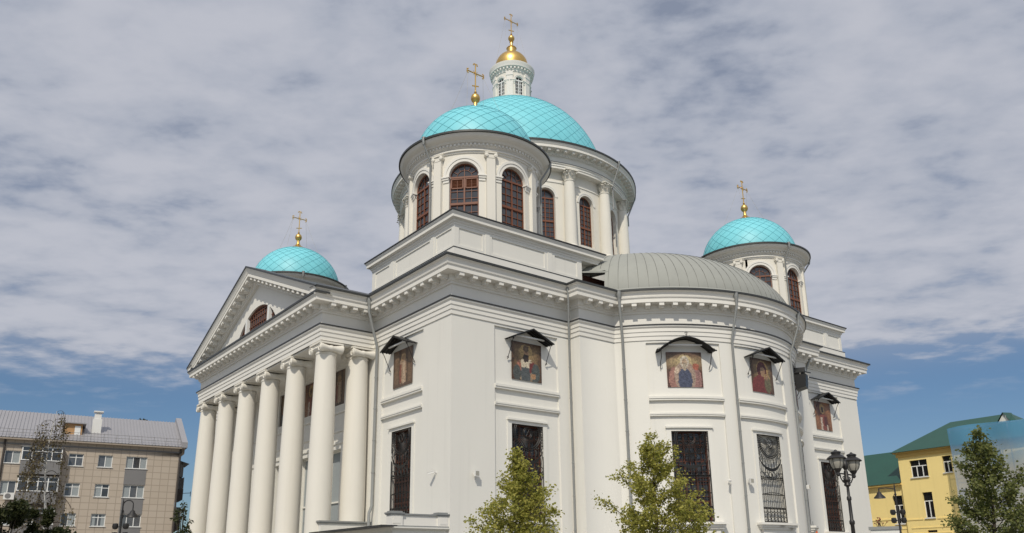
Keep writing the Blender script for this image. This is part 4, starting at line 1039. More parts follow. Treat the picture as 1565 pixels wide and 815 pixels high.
# loudspeaker box high on the curved wall
(q, nq) = apn(-66.5); nr = Vector(nq); t = Vector((-nr.y, nr.x, 0)); p = Vector((q[0], q[1], 11.2))
sp_ = thing('loudspeaker_box', 'black boxy loudspeaker under the cornice at the right edge of the curved wall', 'loudspeaker', tuple(p))
tf = lambda x, y, z: tuple(p+t*x+nr*y+Vector((0, 0, z)))
e = MB(); e.add([tf(x, y, z) for x in (-.42, .42) for y, z in ((.12, -.45), (.72, -.30), (.80, .50), (.12, .50))], ((0, 1, 2, 3), (7, 6, 5, 4), (0, 4, 5, 1), (1, 5, 6, 2), (2, 6, 7, 3), (3, 7, 4, 0))); e.build('cabinet', 'canopy_sheet', sp_)
e = MB(); e.box(-.30, .30, -.02, .12, -.05, .05, tf=tf); e.box(-.04, .04, -.02, .12, .05, .6, tf=tf); e.build('mount', 'iron', sp_)
e = MB(); e.tube([tf(.1, .3, -.45), tf(.12, .28, -.7), tf(.05, .15, -.95), tf(-.05, .03, -1.0)], .012, 5); e.build('cable', 'iron', sp_)

# ================================================================== TREES
def leaf_mesh(name, pts, size, matname, parent, seed, droop=0.0, jitter=.35):
    r = random.Random(seed); vs = []; fs = []; tone = []
    for (p, out_) in pts:
        s = size*r.uniform(.65, 1.25)
        n = Vector((r.gauss(-.25, .8), r.gauss(-.25, .8), r.gauss(.8, .7))).normalized()
        a = (out_+Vector((r.gauss(0, .6), r.gauss(0, .6), r.gauss(-droop, .5)))); a = a-n*a.dot(n)
        a = a.normalized() if a.length > 1e-4 else n.orthogonal().normalized()
        b = n.cross(a); k = len(vs); w = s*.40
        vs += [tuple(p), tuple(p+a*s*.45+b*w+n*s*.10), tuple(p+a*s), tuple(p+a*s*.45-b*w+n*s*.10)]
        fs += [(k, k+1, k+2), (k, k+2, k+3)]; tt = min(1, max(0, r.gauss(.5, .28))); tone += [tt]*6
    me = bpy.data.meshes.new(name); me.from_pydata([tuple(Vector(v)-ORG[parent.name]) for v in vs], [], fs); me.materials.append(MATS[matname])
    at_ = me.attributes.new('leaf_tone', 'FLOAT', 'CORNER'); at_.data.foreach_set('value', tone)
    o = bpy.data.objects.new(name, me); C.objects.link(o); o.parent = parent; ORG[o.name] = ORG[parent.name]
    return o
def branchy(r, base, d, length, rad, depth, acc, tips, curve=.25, up=.2, split=(3, 5), zmax=None):
    pts = [base.copy()]; rs = [rad]; n = 5; p = base.copy(); dd = d.normalized()
    for i in range(n):
        dd = (dd+Vector((r.gauss(0, curve), r.gauss(0, curve), r.gauss(0, curve)+up))*.35).normalized(); p = p+dd*(length/n); pts.append(p.copy()); rs.append(rad*(1-.8*(i+1)/n))
    acc.append((pts, rs))
    if depth == 0:
        for i in range(1, n+1): tips.append((pts[i], dd, i/n))
        return
    for k in range(r.randint(*split)):
        i = r.randint(1, n); q = pts[i]; side = Vector((r.gauss(0, 1), r.gauss(0, 1), r.gauss(.1, .6))).normalized()
        nd_ = (dd*.9+side*.9).normalized(); branchy(r, q, nd_, length*r.uniform(.4, .62)*(1.1-.35*i/n), rs[i]*.7+.002, depth-1, acc, tips, curve, up, split)
    for i in range(2, n+1): tips.append((pts[i], dd, i/n))
def young_tree(name, label, loc, H, prof, seed, leafmat, nb, leafsize, trunk_r=.07, group=None, per=8, f0=.20, lean=0.0):
    # prof: (height fraction, radius) of the crown; steep branches carry leafy twigs with gaps between them
    r = random.Random(seed); th = thing(name, label, 'tree', loc, group=group); b = Vector(loc)
    def env(f):
        f = min(max(f, prof[0][0]), 1.0)
        for (fa, ra_), (fb, rb) in zip(prof, prof[1:]):
            if fa <= f <= fb: return ra_+(rb-ra_)*(f-fa)/(fb-fa)
        return 0
    n = 12; pts = []; rs = []; tr = MB(); lp = []
    for i in range(n+1):
        f = i/n; pts.append(b+Vector((r.gauss(0, .025)+lean*f, r.gauss(0, .025), H*.97*f))); rs.append(max(.004, trunk_r*(1-.95*f)))
    tr.tube(pts, rs, 7, cap=False)
    def cluster(p, d, k, sc=1.0):
        for _ in range(k):
            q = p+Vector((r.gauss(0, .075), r.gauss(0, .075), r.gauss(-.01, .06)))*sc; lp.append((q, (d+Vector((0, 0, -.25))).normalized()))
    def twig(p, d, ln, rad):
        P = [p]; q = p.copy(); dd = d.normalized()
        for i in range(4):
            dd = (dd+Vector((r.gauss(0, .22), r.gauss(0, .22), r.gauss(.02, .2)))).normalized(); q = q+dd*ln/4; P.append(q.copy()); cluster(q, dd, r.randint(max(2, per-3), per+2), .8+.25*(i == 3))
        tr.tube(P, [rad*(1-.2*i) for i in range(5)], 4, cap=False)
    for k in range(nb):
        t = (k+.5)/nb; fs = f0+(.88-f0)*t**1.05+r.uniform(-.015, .015); az = k*2.399+r.uniform(-.35, .35)
        rise = r.uniform(.12, .24)*(1-.55*t); fe = min(.985, fs+rise); er = env(fe)*r.choice((r.uniform(.35, .7), r.uniform(.75, 1.02), r.uniform(.85, 1.08)))
        j = min(n-1, int(fs*n/.97)); p0 = pts[j].lerp(pts[j+1], min(1, max(0, fs*n/.97-j)))
        o = Vector((math.cos(az), math.sin(az), 0)); m_ = 7; P = []
        for i in range(m_+1):
            u = i/m_; P.append(p0+o*er*(u**.85)+Vector((r.gauss(0, .02), r.gauss(0, .02), (fe-fs)*H*(u**1.15)+r.gauss(0, .015))))
        r0 = max(.006, trunk_r*.30*(1-fs)); tr.tube(P, [r0*(1-.8*i/m_) for i in range(m_+1)], 5, cap=False)
        ntw = max(3, int(3+er*5.0))
        for w in range(ntw):
            u = .30+.70*(w+r.random())/ntw; i = min(m_-1, int(u*m_)); q = P[i].lerp(P[i+1], u*m_-i); tdir = (P[i+1]-P[i]).normalized()
            side = Vector((r.gauss(0, 1), r.gauss(0, 1), r.gauss(.15, .5))).normalized(); twig(q, tdir*.7+side, r.uniform(.16, .34)*(.6+.5*min(1, er)), .006)
        cluster(P[-1], o, per+3)
    for i in range(int(n*.72), n+1):
        for _ in range(3):
            twig(pts[i], Vector((r.gauss(0, 1), r.gauss(0, 1), r.uniform(.6, 1.6))), r.uniform(.10, .20), .005)
    tr.build('trunk', 'bark', th)
    leaf_mesh('crown', lp, leafsize, leafmat, th, seed+1, droop=.3)
    return th
young_tree('linden_tree', 'young pointed linden with yellow-green leaves before the window of the near corner', (-9.25, -17.07, GZ), 4.55, [(.20, 1.0), (.40, 1.42), (.57, 1.32), (.68, 1.0), (.79, .60), (.90, .27), (1.0, .05)], 11, 'linden_leaf', 62, .070, group='young trees on the square', per=9)
young_tree('linden_tree', 'broad loose yellow-green linden in front of the curved wall', (-5.38, -17.96, GZ), 5.22, [(.18, 1.2), (.38, 1.75), (.52, 1.66), (.66, 1.30), (.80, .88), (.91, .42), (1.0, .08)], 23, 'linden_leaf', 70, .072, group='young trees on the square', trunk_r=.085, per=9)
young_tree('linden_tree', 'dark green linden at the right edge in front of the printed net', (0.62, -23.75, GZ), 5.02, [(.16, 1.2), (.36, 1.6), (.52, 1.35), (.68, 1.0), (.82, .65), (.93, .3), (1.0, .06)], 37, 'dark_leaf', 60, .078, group='young trees on the square', trunk_r=.085, per=9)

# birch before the flats
def birch(loc, H, seed):
    r = random.Random(seed); th = thing('birch_tree', 'thin white-trunked birch with sparse brownish hanging leaves before the flats', 'tree', loc); b = Vector(loc)
    pts = [b+Vector((.25*math.sin(i*.5), .1*math.sin(i*.9), H*i/12)) for i in range(13)]; tr = MB(); tw = MB(); tr.tube(pts, [.12*(1-.9*i/12) for i in range(13)], 8)
    lp = []
    for k in range(42):
        f = .34+.64*(k/41)+r.uniform(-.02, .02); j = min(11, int(f*12)); q = pts[j].lerp(pts[j+1], f*12-j); az = r.uniform(0, 2*PI); Ln = (1.0-f)*1.7+.5
        L2 = [q]
        p = q.copy(); dd = Vector((math.cos(az)*.7, math.sin(az)*.7, .9))
        for i in range(6):
            dd = dd+Vector((0, 0, -.36)); p = p+dd.normalized()*Ln*.26; L2.append(p.copy())
            if i > 1:
                for _ in range(2):
                    hl = r.uniform(.5, 1.7); e0 = p+Vector((r.gauss(0, .12), r.gauss(0, .12), 0)); tw.tube([p, e0+Vector((0, 0, -hl*.4)), e0+Vector((r.gauss(0, .08), r.gauss(0, .08), -hl))], .006, 3, cap=False)
                    for _q in range(6): lp.append((e0+Vector((r.gauss(0, .10), r.gauss(0, .10), -hl*r.random())), Vector((0, 0, -1))))
        tw.tube(L2, [.030*(1-f)+.012-.0015*i for i in range(7)], 4, cap=False)
    tr.build('trunk', 'birch_bark', th); tw.build('twigs', 'bark', th); leaf_mesh('crown', lp, .15, 'birch_leaf', th, seed, droop=.8)
birch((-13.45, 24.62, GZ), 11.8, 5)
def bush_tree(loc, H, rad, label, seed, n=6500, size=.20, leafm='bush_leaf', name='bushy_tree'):
    r = random.Random(seed); th = thing(name, label, 'tree', loc, group='trees before the flats'); b = Vector(loc)
    cl = []
    for k in range(26):
        a = r.uniform(0, 2*PI); f = r.uniform(.35, .95); rr_ = rad*math.sqrt(max(0, 1-((f-.6)/.45)**2))*r.uniform(.3, .95); cl.append((b+Vector((rr_*math.cos(a), rr_*math.sin(a), H*f)), r.uniform(.3, .62)*rad*.55))
    tr = MB(); tr.tube([b, b+Vector((.05, 0, H*.4)), b+Vector((0, .1, H*.8))], [.14, .09, .03], 7)
    for q, s in cl[:16]: tr.tube([b+Vector((0, 0, H*.3)), b.lerp(q, .6)+Vector((0, 0, H*.12)), q], [.06, .035, .01], 5, cap=False)
    tr.build('trunk', 'bark', th); lp = []
    for i in range(n):
        q, s = cl[r.randrange(len(cl))]; v = Vector((r.gauss(0, 1), r.gauss(0, 1), r.gauss(0, .8))).normalized()*s*r.random()**.4; lp.append((q+v, v.normalized()))
    leaf_mesh('crown', lp, size, leafm, th, seed, droop=.2)
bush_tree((-16.3, 17.2, GZ), 5.5, 1.5, 'dark bushy tree at the left edge of the photo before the flats', 3)
bush_tree((-14.6, 17.6, GZ), 5.4, .85, 'rounded dark green tree under the white birch before the flats', 4, 4200, .17)
bush_tree((-13.3, 16.9, GZ), 4.35, 1.1, 'low dark tree right of the birch, at the foot of the flats', 6)
bush_tree((-4.75, 26.0, GZ), 7.0, .75, 'dark sprig-like tree peeping out beside the leftmost column', 8, 500, .20)
bush_tree((0.2, 61.0, GZ), 19.2, 1.6, 'distant treetop rising just above the roof of the flats', 9, 1500, .30)

# ================================================================== STREET LAMPS
lp_ = Vector((-3.42, -22.30, GZ))
la = thing('street_lamp', 'black twin-lantern street lamp with frosted glass standing before the far corner', 'street lamp', tuple(lp_))
e = MB(); hp = 3.62
e.lathe(lp_[:2], [(.20, GZ), (.20, GZ+.12), (.15, GZ+.2), (.13, GZ+.75), (.10, GZ+.85), (.07, GZ+.95), (.06, GZ+1.6), (.055, GZ+2.0)], 16)
e.lathe(lp_[:2], [(.05, GZ+2.0), (.044, GZ+2.62), (.062, GZ+2.65), (.062, GZ+2.71), (.041, GZ+2.74), (.038, GZ+3.18), (.054, GZ+3.20), (.054, GZ+3.26), (.034, GZ+3.29), (.032, GZ+3.50), (.08, GZ+3.54), (.06, GZ+3.60), (.09, GZ+3.66), (.05, GZ+3.72), (.05, GZ+3.86), (.03, GZ+3.9), (.07, GZ+3.96), (.075, GZ+4.02), (.05, GZ+4.1), (.0, GZ+4.16)], 14)
e.build('post', 'lamp_metal', la)
ad = Vector((.375, .02, 0)); adn = ad.normalized()
e = MB()
for s in (-1, 1):
    pz = lambda t, z: lp_+adn*(s*t)+Vector((0, 0, z))
    e.tube([pz(.03, 3.80), pz(.2, 3.80), pz(.38, 3.79)], .018, 6)
    e.tube([pz(.04, 3.60), pz(.10, 3.58), pz(.2, 3.62), pz(.28, 3.70), pz(.30, 3.79)], .016, 6)
    e.tube([pz(.13+.05*math.cos(a*.45)*(1-a/20), 3.70+.05*math.sin(a*.45)*(1-a/20)) for a in range(16)], .011, 5)
    e.tube([pz(.30+.03*math.cos(a*.5), 3.74+.03*math.sin(a*.5)) for a in range(10)], .010, 5)
e.build('scroll_arms', 'lamp_metal', la)
for s in (-1, 1):
    cx_, cy_ = (lp_+ad*s)[:2]; z = GZ+3.76
    e = MB(); e.lathe((cx_, cy_), [(.02, z-.03), (.045, z), (.04, z+.06), (.07, z+.10), (.085, z+.13), (.095, z+.15)], 16)
    e.lathe((cx_, cy_), [(.155, z+.385), (.215, z+.37), (.225, z+.385), (.20, z+.41), (.14, z+.455), (.10, z+.475), (.10, z+.50), (.115, z+.51), (.115, z+.535), (.08, z+.555), (.04, z+.565), (.025, z+.59), (0, z+.60)], 24)
    for q in range(6):
        a = q*PI/3; e.tube([(cx_+r*math.cos(a), cy_+r*math.sin(a), zz) for r, zz in ((.095, z+.15), (.135, z+.21), (.158, z+.29), (.165, z+.385))], .007, 4)
    ln2 = e.build('lantern', 'lamp_metal', la)
    e = MB(); e.lathe((cx_, cy_), [(.088, z+.14), (.13, z+.21), (.152, z+.29), (.158, z+.38)], 24); e.build('shade', 'lantern_glass', ln2)
def hook_lamp(loc, H, dirv, label, sc=1.0, plain=False):
    b = Vector(loc); th = thing('hook_lamp', label, 'street lamp', loc, group='hook lamps in the distance'); dv = Vector(dirv).normalized(); e = MB()
    e.lathe(b[:2], [(.16, b.z), (.14, b.z+.8), (.08, b.z+.95), (.06, b.z+H*.55), (.085, b.z+H*.56), (.05, b.z+H*.58), (.045, b.z+H-.55), (.07, b.z+H-.53), (.04, b.z+H-.5), (.035, b.z+H-.1), (0, b.z+H+.12)], 10); e.build('post', 'lamp_metal', th)
    e = MB()
    if plain: e.tube([b+Vector((0, 0, H-.25)), b+dv*.45*sc+Vector((0, 0, H-.18)), b+dv*.85*sc+Vector((0, 0, H-.22))], .03, 6)
    else: e.tube([b+Vector((0, 0, H-.35))]+[b+dv*(.42+.40*-math.cos(a))*sc+Vector((0, 0, H-.25+.36*sc*math.sin(a))) for a in [PI*i/10 for i in range(11)]]+[b+dv*.82*sc+Vector((0, 0, H-.40))], .028, 6)
    for a in range(5): e.tube([b+dv*.1*sc+Vector((0, 0, H-.9)), b+dv*.16*sc+Vector((0, 0, H-.7)), b+dv*.05+Vector((0, 0, H-.5))], .018, 5); break
    e.build('arm', 'lamp_metal', th)
    hx = b+dv*(.85 if plain else .82)*sc; z = b.z+H-(.42 if plain else .55)
    e = MB(); e.lathe((hx.x, hx.y), [(.0, z+.2), (.03, z+.2), (.03, z+.05), (.10, z), (.14, z-.10), (.26, z-.22), (.30, z-.30), (.24, z-.31), (0, z-.28)], 16); e.build('lamp_shade', 'lamp_metal', th)
    e = MB(); hz = b.z+H*.68
    for sx in (-1, 1):
        for dz in (0, .42):
            cq = b+dv*sx*.26+Vector((0, 0, hz+dz-b.z)); e.lathe((0, 0), [(0, -.14), (.10, -.12), (.15, 0), (.12, .14), (0, .16)], 10, tf=lambda x, y, zz: (cq.x+x, cq.y+y, cq.z+zz))
    e.bar(b+dv*-.30+Vector((0, 0, hz-b.z)), b+dv*.30+Vector((0, 0, hz-b.z)), .04, .04); e.bar(b+dv*-.30+Vector((0, 0, hz+.42-b.z)), b+dv*.30+Vector((0, 0, hz+.42-b.z)), .04, .04)
    e.build('spotlights', 'lamp_metal', th)
hook_lamp((-11.95, 11.15, GZ), 5.35, (.79, -.61, 0), 'black lamp post with curled arm and hanging shade before the beige flats', sc=.62)
hook_lamp((21.05, -10.8, GZ), 5.9, (-.79, .61, 0), 'black lamp post with hanging shade and spotlights before the yellow house', plain=True)

# ================================================================== FLATS ON THE LEFT (local x along the facade, y into the building)
fl = thing('apartment_building', 'beige tiled block of flats with grey metal roof and glazed balconies', 'building', (1.68, 52.06, 0), R_(-8), local=True)
k = 1.128
FW0, FZ1 = -52.0, 11.95
rows_z = [(9.06*k, 10.08*k), (6.56*k, 7.64*k), (4.14*k, 5.17*k), (1.7*k, 2.75*k)]
colsx = [(-13.2*k, -12.08*k), (-8.6*k, -7.5*k), (-6.37*k, -5.27*k), (-4.2*k, -2.53*k)]
colsx += [(-18.0*k, -16.4*k), (-20.3*k, -19.2*k), (-22.5*k, -21.4*k), (-26.5*k, -25.4*k), (-31*k, -29.9*k)]
rc = []
for z0, z1 in rows_z:
    for a, b2 in colsx: rc.append((a, b2, z0, z1, -.18))
e = MB(); e.relief(lambda u, z, d: (u, -d, z), FW0, .03, GZ, FZ1, rc, dmin=-.18)
e.quad((.03, 0, GZ), (.03, 12, GZ), (.03, 12, FZ1), (.03, 0, FZ1)); e.quad((FW0, 12, GZ), (.03, 12, GZ), (.03, 12, FZ1), (FW0, 12, FZ1)); e.quad((FW0, 0, GZ), (FW0, 12, GZ), (FW0, 12, FZ1), (FW0, 0, FZ1))
e.build('wall', 'beige_tiles', fl, angle=20)
for (za, zb) in [(z1+.03, z2-.05) for (z0, z1), (z2, z3) in zip(rows_z[1:], rows_z[:-1])]+[(GZ, rows_z[3][0]-.05)]:
    e = MB(); e.box(-4.2*k-.02, -2.53*k+.02, -.03, .05, za, zb); e.build('spandrel_panel', 'grey_panel', fl)
e = MB(); e.box(FW0, .15, -.08, .1, 11.93, 12.07); e.build('cornice_strip', 'grey_panel', fl)
e = MB(); e.box(FW0, .5, -.55, .2, 12.35, 12.50); e.quad((FW0, -.02, 11.96), (.5, -.02, 11.96), (.5, -.02, 12.4), (FW0, -.02, 12.4)); e.box(.03, .5, -.02, 12, 11.9, 12.4); e.build('eaves', 'beige_tiles', fl)
rb = [] 
e = MB(); e.quad((FW0, -.6, 12.52), (.6, -.6, 12.52), (.6, 6, 16.05), (FW0, 6, 16.05)); e.quad((FW0, 12.6, 12.52), (.6, 12.6, 12.52), (.6, 6, 16.05), (FW0, 6, 16.05))
rf = e.build('roof', 'grey_roof', fl)
e = MB(); n = 150
for i in range(n):
    x = -45+45.4*i/n; e.bar((x, -.6, 12.55), (x, 6, 16.08), .05, .06)
e.build('roof_ribs', 'grey_roof', rf)
e = MB(); e.add([(x, y, z) for x in (.1, .65) for y, z in ((-.65, 12.45), (-.65, 13.0), (6, 16.55), (12.6, 13.0), (12.6, 12.45))], ((0, 1, 2, 3, 4), (9, 8, 7, 6, 5), (0, 5, 6, 1), (1, 6, 7, 2), (2, 7, 8, 3), (3, 8, 9, 4))); e.build('gable_parapet', 'grey_roof', rf)
e = MB()
for i in range(24): x = -26+i*1.12; e.box(x-.015, x+.015, -.35, -.32, 12.6, 13.35)
for z in (13.0, 13.3): e.box(-26, 0, -.35, -.32, z, z+.03)
e.build('roof_railing', 'grey_panel', rf)
e = MB(); e.box(-8.0, -7.2, 1.6, 2.4, 13.3, 15.1); e.box(-7.9, -7.3, 1.7, 2.3, 15.1, 15.6); ch = e.build('chimney', 'white_paint', rf)
e = MB(); e.box(-8.0, -7.15, 1.55, 2.45, 15.78, 15.90); e.box(-7.75, -7.4, 1.8, 2.2, 15.6, 15.78); e.build('chimney_cap', 'white_paint', ch)
e = MB(); e.box(-10.35, -8.85, .9, 3.6, 13.15, 14.35); dmr_ = e.build('dormer', 'board_tan', rf)
e = MB(); e.box(-10.55, -8.55, .6, 3.9, 14.35, 14.45); e.build('dormer_roof', 'grey_roof', dmr_)
e = MB(); e.box(-9.5, -9.0, .86, .9, 13.25, 14.15); e.build('dormer_window', 'white_frame', dmr_)
def flat_window(th, x0, x1, z0, z1, y, panes, glass='pale_glass', transom=False, w=.06, curtain=None):
    f = MB(); f.box(x0, x0+w, y-.03, y+.04, z0, z1); f.box(x1-w, x1, y-.03, y+.04, z0, z1); f.box(x0+w, x1-w, y-.03, y+.04, z0, z0+w); f.box(x0+w, x1-w, y-.03, y+.04, z1-w, z1)
    for i in range(1, panes): xm = x0+(x1-x0)*i/panes; f.box(xm-w*.6, xm+w*.6, y-.028, y+.035, z0+w, z1-w)
    if transom: zt = z1-(z1-z0)*.3; f.box(x0+w, x1-w, y-.026, y+.03, zt-.03, zt+.03)
    f.box(x0-.08, x1+.08, y-.24, y-.03, z0-.05, z0)
    wn = f.build('window', 'white_frame', th); p = MB(); p.quad((x0, y+.01, z0), (x1, y+.01, z0), (x1, y+.01, z1), (x0, y+.01, z1)); p.build('pane', glass, wn)
    if curtain is not None:
        p = MB()
        for a, b2 in curtain: p.quad((x0+(x1-x0)*a, y+.005, z0), (x0+(x1-x0)*b2, y+.005, z0), (x0+(x1-x0)*b2, y+.005, z1), (x0+(x1-x0)*a, y+.005, z1))
        p.build('curtain', 'curtain', wn)
rw = random.Random(3)
for ri, (z0, z1) in enumerate(rows_z):
    for ci, (a, b2) in enumerate(colsx):
        n = 3 if b2-a > 1.5 else 2
        cu = rw.choice([[(0, 1/n)], [((n-1)/n, 1)], None, [(0, .3), (.7, 1)], [((n-1)/n, 1)]])
        flat_window(fl, a, b2, z0, z1, .15, n, rw.choice(('pale_glass', 'dark_glass', 'pale_glass')), n == 2 and rw.random() < .5, curtain=cu)
# stacked loggias
for z0, z1, zp in ((9.29*k, 10.38*k, 8.17*k), (6.82*k, 7.95*k, 5.77*k), (4.2*k, 5.45*k, 3.2*k), (1.7*k, 2.95*k, .8*k)):
    xa, xb = -12.0*k, -9.1*k
    e = MB(); e.box(xa, xb, -.95, .0, zp, z0-.05); bl = e.build('balcony', 'grey_panel', fl)
    e = MB(); e.box(xa-.03, xb+.03, -1.0, .0, z0-.05, z0+.02)
    for i in range(5): xm = xa+.04+(xb-xa-.08)*i/4; e.box(xm-.045, xm+.045, -.95, -.87, z0+.02, z1)
    e.box(xa, xb, -.95, -.87, z1-.08, z1); e.box(xa, xb, -.94, -.88, z1-.45, z1-.40)
    for y in (-.5, -.06): 
        for xm in (xa+.03, xb-.03): e.box(xm-.04, xm+.04, y-.04, y+.04, z0, z1)
    e.build('balcony_frame', 'white_frame', bl)
    e = MB(); e.quad((xa, -.90, z0), (xb, -.90, z0), (xb, -.90, z1), (xa, -.90, z1)); e.quad((xb, -.9, z0), (xb, 0, z0), (xb, 0, z1), (xb, -.9, z1)); e.quad((xa, -.9, z0), (xa, 0, z0), (xa, 0, z1), (xa, -.9, z1)); e.build('balcony_glass', 'dark_glass', bl)
    e = MB(); e.box(xa-.1, xb+.1, -1.05, 0, z1, z1+.06); e.build('balcony_roof', 'grey_panel', bl)
# balconies on the gable end, downpipe, air conditioner
for i, (z0, z1, mt) in enumerate(((7.6, 9.9, 'dark_brown_panel'), (4.6, 6.9, 'dark_brown_panel'), (1.6, 3.9, 'dark_brown_panel'))):
    e = MB(); e.box(.03, 1.15, 3.0, 6.2, z0, z0+1.1); bl = e.build('side_balcony', mt, fl)
    e = MB()
    for y in (3.04, 4.1, 5.1, 6.16): e.box(1.05, 1.13, y-.04, y+.04, z0+1.1, z1)
    for x in (.1, .6): e.box(x, x+.06, 3.0, 3.06, z0+1.1, z1)
    e.build('balcony_frame', 'white_frame' if i else 'grey_panel', bl)
    e = MB(); e.box(.1, 1.10, 3.05, 6.15, z0+1.1, z1-.05); e.build('balcony_glass', 'dark_glass', bl)
e = MB(); e.box(.03, 1.0, 3.2, 6, 9.95, 11.2); e.quad((.03, 2.9, 11.75), (1.5, 2.9, 11.3), (1.5, 6.3, 11.3), (.03, 6.3, 11.75)); e.build('attic_cabin', 'grey_panel', fl)
e = MB(); e.tube([(.12, -.1, 12.4), (.12, -.1, GZ)], .09, 8); e.build('downpipe', 'dark_brown_panel', fl)
e = MB(); e.tube([(-15.0, -.1, 12.4), (-15.0, -.1, GZ)], .09, 8); e.build('downpipe', 'dark_brown_panel', fl)
ob = Vector((-12.45*k, -.30, 6.12*k))
e = MB(); e.box(ob.x-.42, ob.x+.42, ob.y-.18, ob.y+.12, ob.z, ob.z+.6); ac = e.build('air_conditioner', 'white_paint', fl)
e = MB(); e.lathe((0, 0), [(.24, 0), (.22, .02), (.05, .02), (0, .02)], 16, tf=lambda x, y, z: (ob.x-.08+x, ob.y-.18-z, ob.z+.3+y)); e.build('fan_grille', 'grey_panel', ac)
e = MB(); e.tube([(.1, 3.2, 8.2), (1.9, 3.2, 8.35)], .03, 5); e.tube([(1.9, 3.2, 8.0), (1.9, 3.2, 8.5)], .03, 5); e.tube([(.1, 3.2, 6.7), (1.8, 3.2, 6.9)], .03, 5); e.build('aerial', 'iron', fl)

# ================================================================== YELLOW HOUSE ON THE RIGHT (local x to the right, y away from the viewer)
yh = thing('yellow_house', 'yellow plastered house with dark green metal roofs and a lower wing', 'house', (54.23, 5.60, 0), R_(-92), local=True)
ZE = 10.3
wn = [(1.05, 2.68, 7.98, 9.56, 3), (4.1, 4.9, 8.14, 9.63, 2), (1.82, 2.73, 4.27, 6.58, 2), (5.1, 5.85, 5.0, 6.6, 2), (8.2, 9.2, 8.0, 9.6, 2), (8.2, 9.2, 4.3, 6.58, 2), (5.0, 5.9, 1.2, 3.2, 2), (1.8, 2.7, 1.2, 3.2, 2)]
e = MB(); e.relief(lambda u, z, d: (u, -d, z), 0, 11.4, GZ, ZE, [(a, b2, z0, z1, -.28) for a, b2, z0, z1, n in wn]+[(-.1, 1.6, 4.15, 4.27, .05), (2.9, 11.4, 4.15, 4.27, .05), (.4, 4.0, 3.4, 3.5, .04), (5.0, 11.4, 3.4, 3.5, .04), (.4, 4.0, 2.9, 3.0, .04), (5.0, 11.4, 2.9, 3.0, .04)], dmin=-.28)
e.quad((0, 0, GZ), (0, 10, GZ), (0, 10, ZE), (0, 0, ZE)); e.quad((11.4, 0, GZ), (11.4, 10, GZ), (11.4, 10, ZE), (11.4, 0, ZE)); e.quad((0, 10, GZ), (11.4, 10, GZ), (11.4, 10, ZE), (0, 10, ZE))
e.relief(lambda u, z, d: (u, .25-d, z), -16, 0, GZ, 7.55, [(-1.2, -.26, 3.9, 6.5, -.28), (-5, -4, 4.0, 6.5, -.28), (-16, -1.5, 4.3, 4.42, .05), (-16, 0, 3.4, 3.5, .04), (-16, 0, 2.9, 3.0, .04)], dmin=-.28)
e.quad((-16, 8, GZ), (0, 8, GZ), (0, 8, 7.55), (-16, 8, 7.55)); e.build('wall', 'yellow_plaster', yh, angle=20)
e = MB(); e.box(-.3, 11.7, -.35, 10.3, ZE, ZE+.12); e.box(-.1, 11.4, -.16, 0, ZE-.35, ZE-.003); e.box(-16, .0, -.12, .2, 7.45, 7.62); e.build('eaves_board', 'yellow_band', yh)
e = MB(); RZ = 13.4
A, B_, Cc, D = (-.5, -.5, ZE+.12), (11.9, -.5, ZE+.12), (11.9, 10.5, ZE+.12), (-.5, 10.5, ZE+.12); r0, r1 = (2.97, 5, RZ), (8.4, 5, RZ)
e.add([A, B_, Cc, D, r0, r1], ((0, 1, 5, 4), (2, 3, 4, 5), (3, 0, 4), (1, 2, 5))); rf = e.build('roof', 'green_sheet', yh)
e = MB(); e.quad((-16, -.2, 7.62), (-.01, -.2, 7.62), (-.01, 4.4, 11.2), (-16, 4.4, 11.2)); e.quad((-16, 8.5, 7.62), (-.01, 8.5, 7.62), (-.01, 4.4, 11.2), (-16, 4.4, 11.2)); e.build('wing_roof', 'green_sheet', yh)
e = MB(); e.add([(7.75, 3.2, 12.0), (9.25, 3.2, 12.0), (8.55, 3.2, 13.15), (7.75, 5, 12.0), (9.25, 5, 12.0), (8.55, 5, 13.15)], ((0, 1, 2), (0, 3, 4, 1), (0, 2, 5, 3), (1, 4, 5, 2))); dg = e.build('roof_gable', 'white_board', rf)
e = MB()
e.quad((7.6, 3.05, 11.9), (8.55, 3.05, 13.25), (8.5, 5, 13.42), (7.6, 5, 11.9)); e.quad((9.4, 3.05, 11.9), (8.55, 3.05, 13.25), (8.5, 5, 13.42), (9.4, 5, 11.9)); e.build('gable_roof', 'green_sheet', dg)
def yw(x0, x1, z0, z1, n, y):
    f = MB(); w = .07; zt = z1-(z1-z0)*.34
    f.box(x0, x0+w, y-.03, y+.03, z0, zt); f.box(x1-w, x1, y-.03, y+.03, z0, zt); f.box(x0, x1, y-.031, y+.031, zt-.04, zt+.04); f.box(x0+w, x1-w, y-.03, y+.03, z0, z0+w)
    for i in range(1, n): xm = x0+(x1-x0)*i/n; f.box(xm-.04, xm+.04, y-.028, y+.028, z0+w, zt-.04)
    if n == 3: f.box((x0+x1)/2-.03, (x0+x1)/2+.03, y-.028, y+.028, zt+.04, z1)
    f.box(x0-.06, x1+.06, y-.32, y-.03, z0-.06, z0); wd = f.build('window', 'white_frame', yh)
    p = MB(); p.quad((x0, y+.01, z0), (x1, y+.01, z0), (x1, y+.01, z1), (x0, y+.01, z1)); p.build('pane', 'black_glass', wd)
for a, b2, z0, z1, n in wn: yw(a, b2, z0, z1, n, .2)
yw(-1.2, -.26, 3.9, 6.5, 2, .45); yw(-5, -4, 4.0, 6.5, 2, .45)
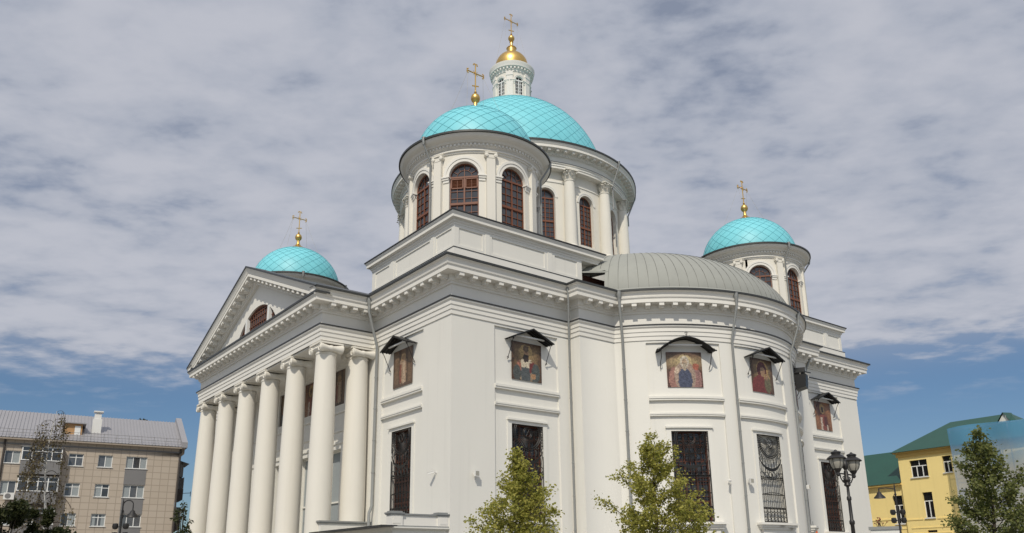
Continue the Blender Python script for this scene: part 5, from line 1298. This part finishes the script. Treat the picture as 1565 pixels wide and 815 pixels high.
# printed scaffold net hung on tubes in front of the right half
bn = thing('scaffold_banner', 'pale blue net printed with sky and clouds, hung before the yellow house', 'banner', (54.23, 5.60, 0), R_(-92), local=True)
e = MB(); nx, nz = 24, 14; vs = []
zb = lambda x: 11.75+.10*math.sin((x-5.8)*.8)
for j in range(nz+1):
    for i in range(nx+1):
        x = 5.75+12*i/nx; z = GZ+1.0+(zb(x)-GZ-1.0)*j/nz; vs.append((x+(.0)*j, -1.6+.10*math.sin(x*1.7+z*.5)+.05*math.sin(z*2.1), z))
e.add(vs, [(j*(nx+1)+i, j*(nx+1)+i+1, (j+1)*(nx+1)+i+1, (j+1)*(nx+1)+i) for j in range(nz) for i in range(nx)]); e.build('net', 'printed_net', bn)
e = MB()
for x in (5.8, 8.2, 10.6, 13, 15.4, 17.7): e.tube([(x, -1.35, GZ), (x, -1.35, 12.2 if x > 9 else 11.7)], .035, 6)
for z in (2.0, 4.5, 7.0, 9.5, 11.6): e.tube([(5.8, -1.35, z), (17.7, -1.35, z)], .03, 6)
e.build('scaffold_tubes', 'grey_metal', bn)
# low white gate pillar with flowers, seen just right of the cathedral's far corner
gp = thing('boundary_wall', 'low white wall with grey coping between the cathedral and the yellow house', 'wall', (31.3, -4.5, GZ), R_(-60), local=True)
e = MB(); e.box(-.9, .9, -.2, .2, 0, 4.05); e.build('wall_body', 'white_paint', gp); e = MB(); e.box(-1.0, 1.0, -.28, .28, 4.05, 4.25); e.build('coping', 'grey_metal', gp)
rs_ = random.Random(9); pots = thing('potted_flowers', 'small reddish flowers growing on the low white wall', 'flowers', (31.12, -4.2, GZ+4.25))
ORG[pots.name] = Vector((31.12, -4.2, GZ+4.25)); e = MB()
for i in range(16):
    b0 = Vector((31.12+rs_.uniform(-.15, .2), -4.2+rs_.uniform(-.3, .2), GZ+4.23)); t0 = b0+Vector((rs_.gauss(0, .12), rs_.gauss(0, .12), rs_.uniform(.2, .6))); e.tube([b0, b0.lerp(t0, .5)+Vector((0, 0, .04)), t0], .012, 4)
    e.lathe((t0.x, t0.y), [(0, t0.z-.04), (.05, t0.z), (.06, t0.z+.03), (0, t0.z+.05)], 6, m=1)
e.build('stems_blooms', ['bark', 'flower_red'], pots)
# orange flag at the foot of the far wall
fg = thing('orange_flag', 'small orange cloth flag on a stick before the far corner of the cathedral', 'flag', (26.95, -2.0, GZ), local=True)
e = MB(); e.tube([(0, 0, 0), (0, 0, 4.6)], .025, 6); e.build('stick', 'grey_metal', fg)
e = MB()
for i in range(5): e.quad((.0+i*.09, .03*math.sin(i*1.3), 3.6-.02*i), (.09+i*.09, .03*math.sin(i*1.3+1.3), 3.58-.02*i), (.09+i*.09, .03*math.sin(i*1.3+1.3), 4.35-.05*i), (.0+i*.09, .03*math.sin(i*1.3), 4.4-.05*i))
e.build('cloth', 'orange_cloth', fg)
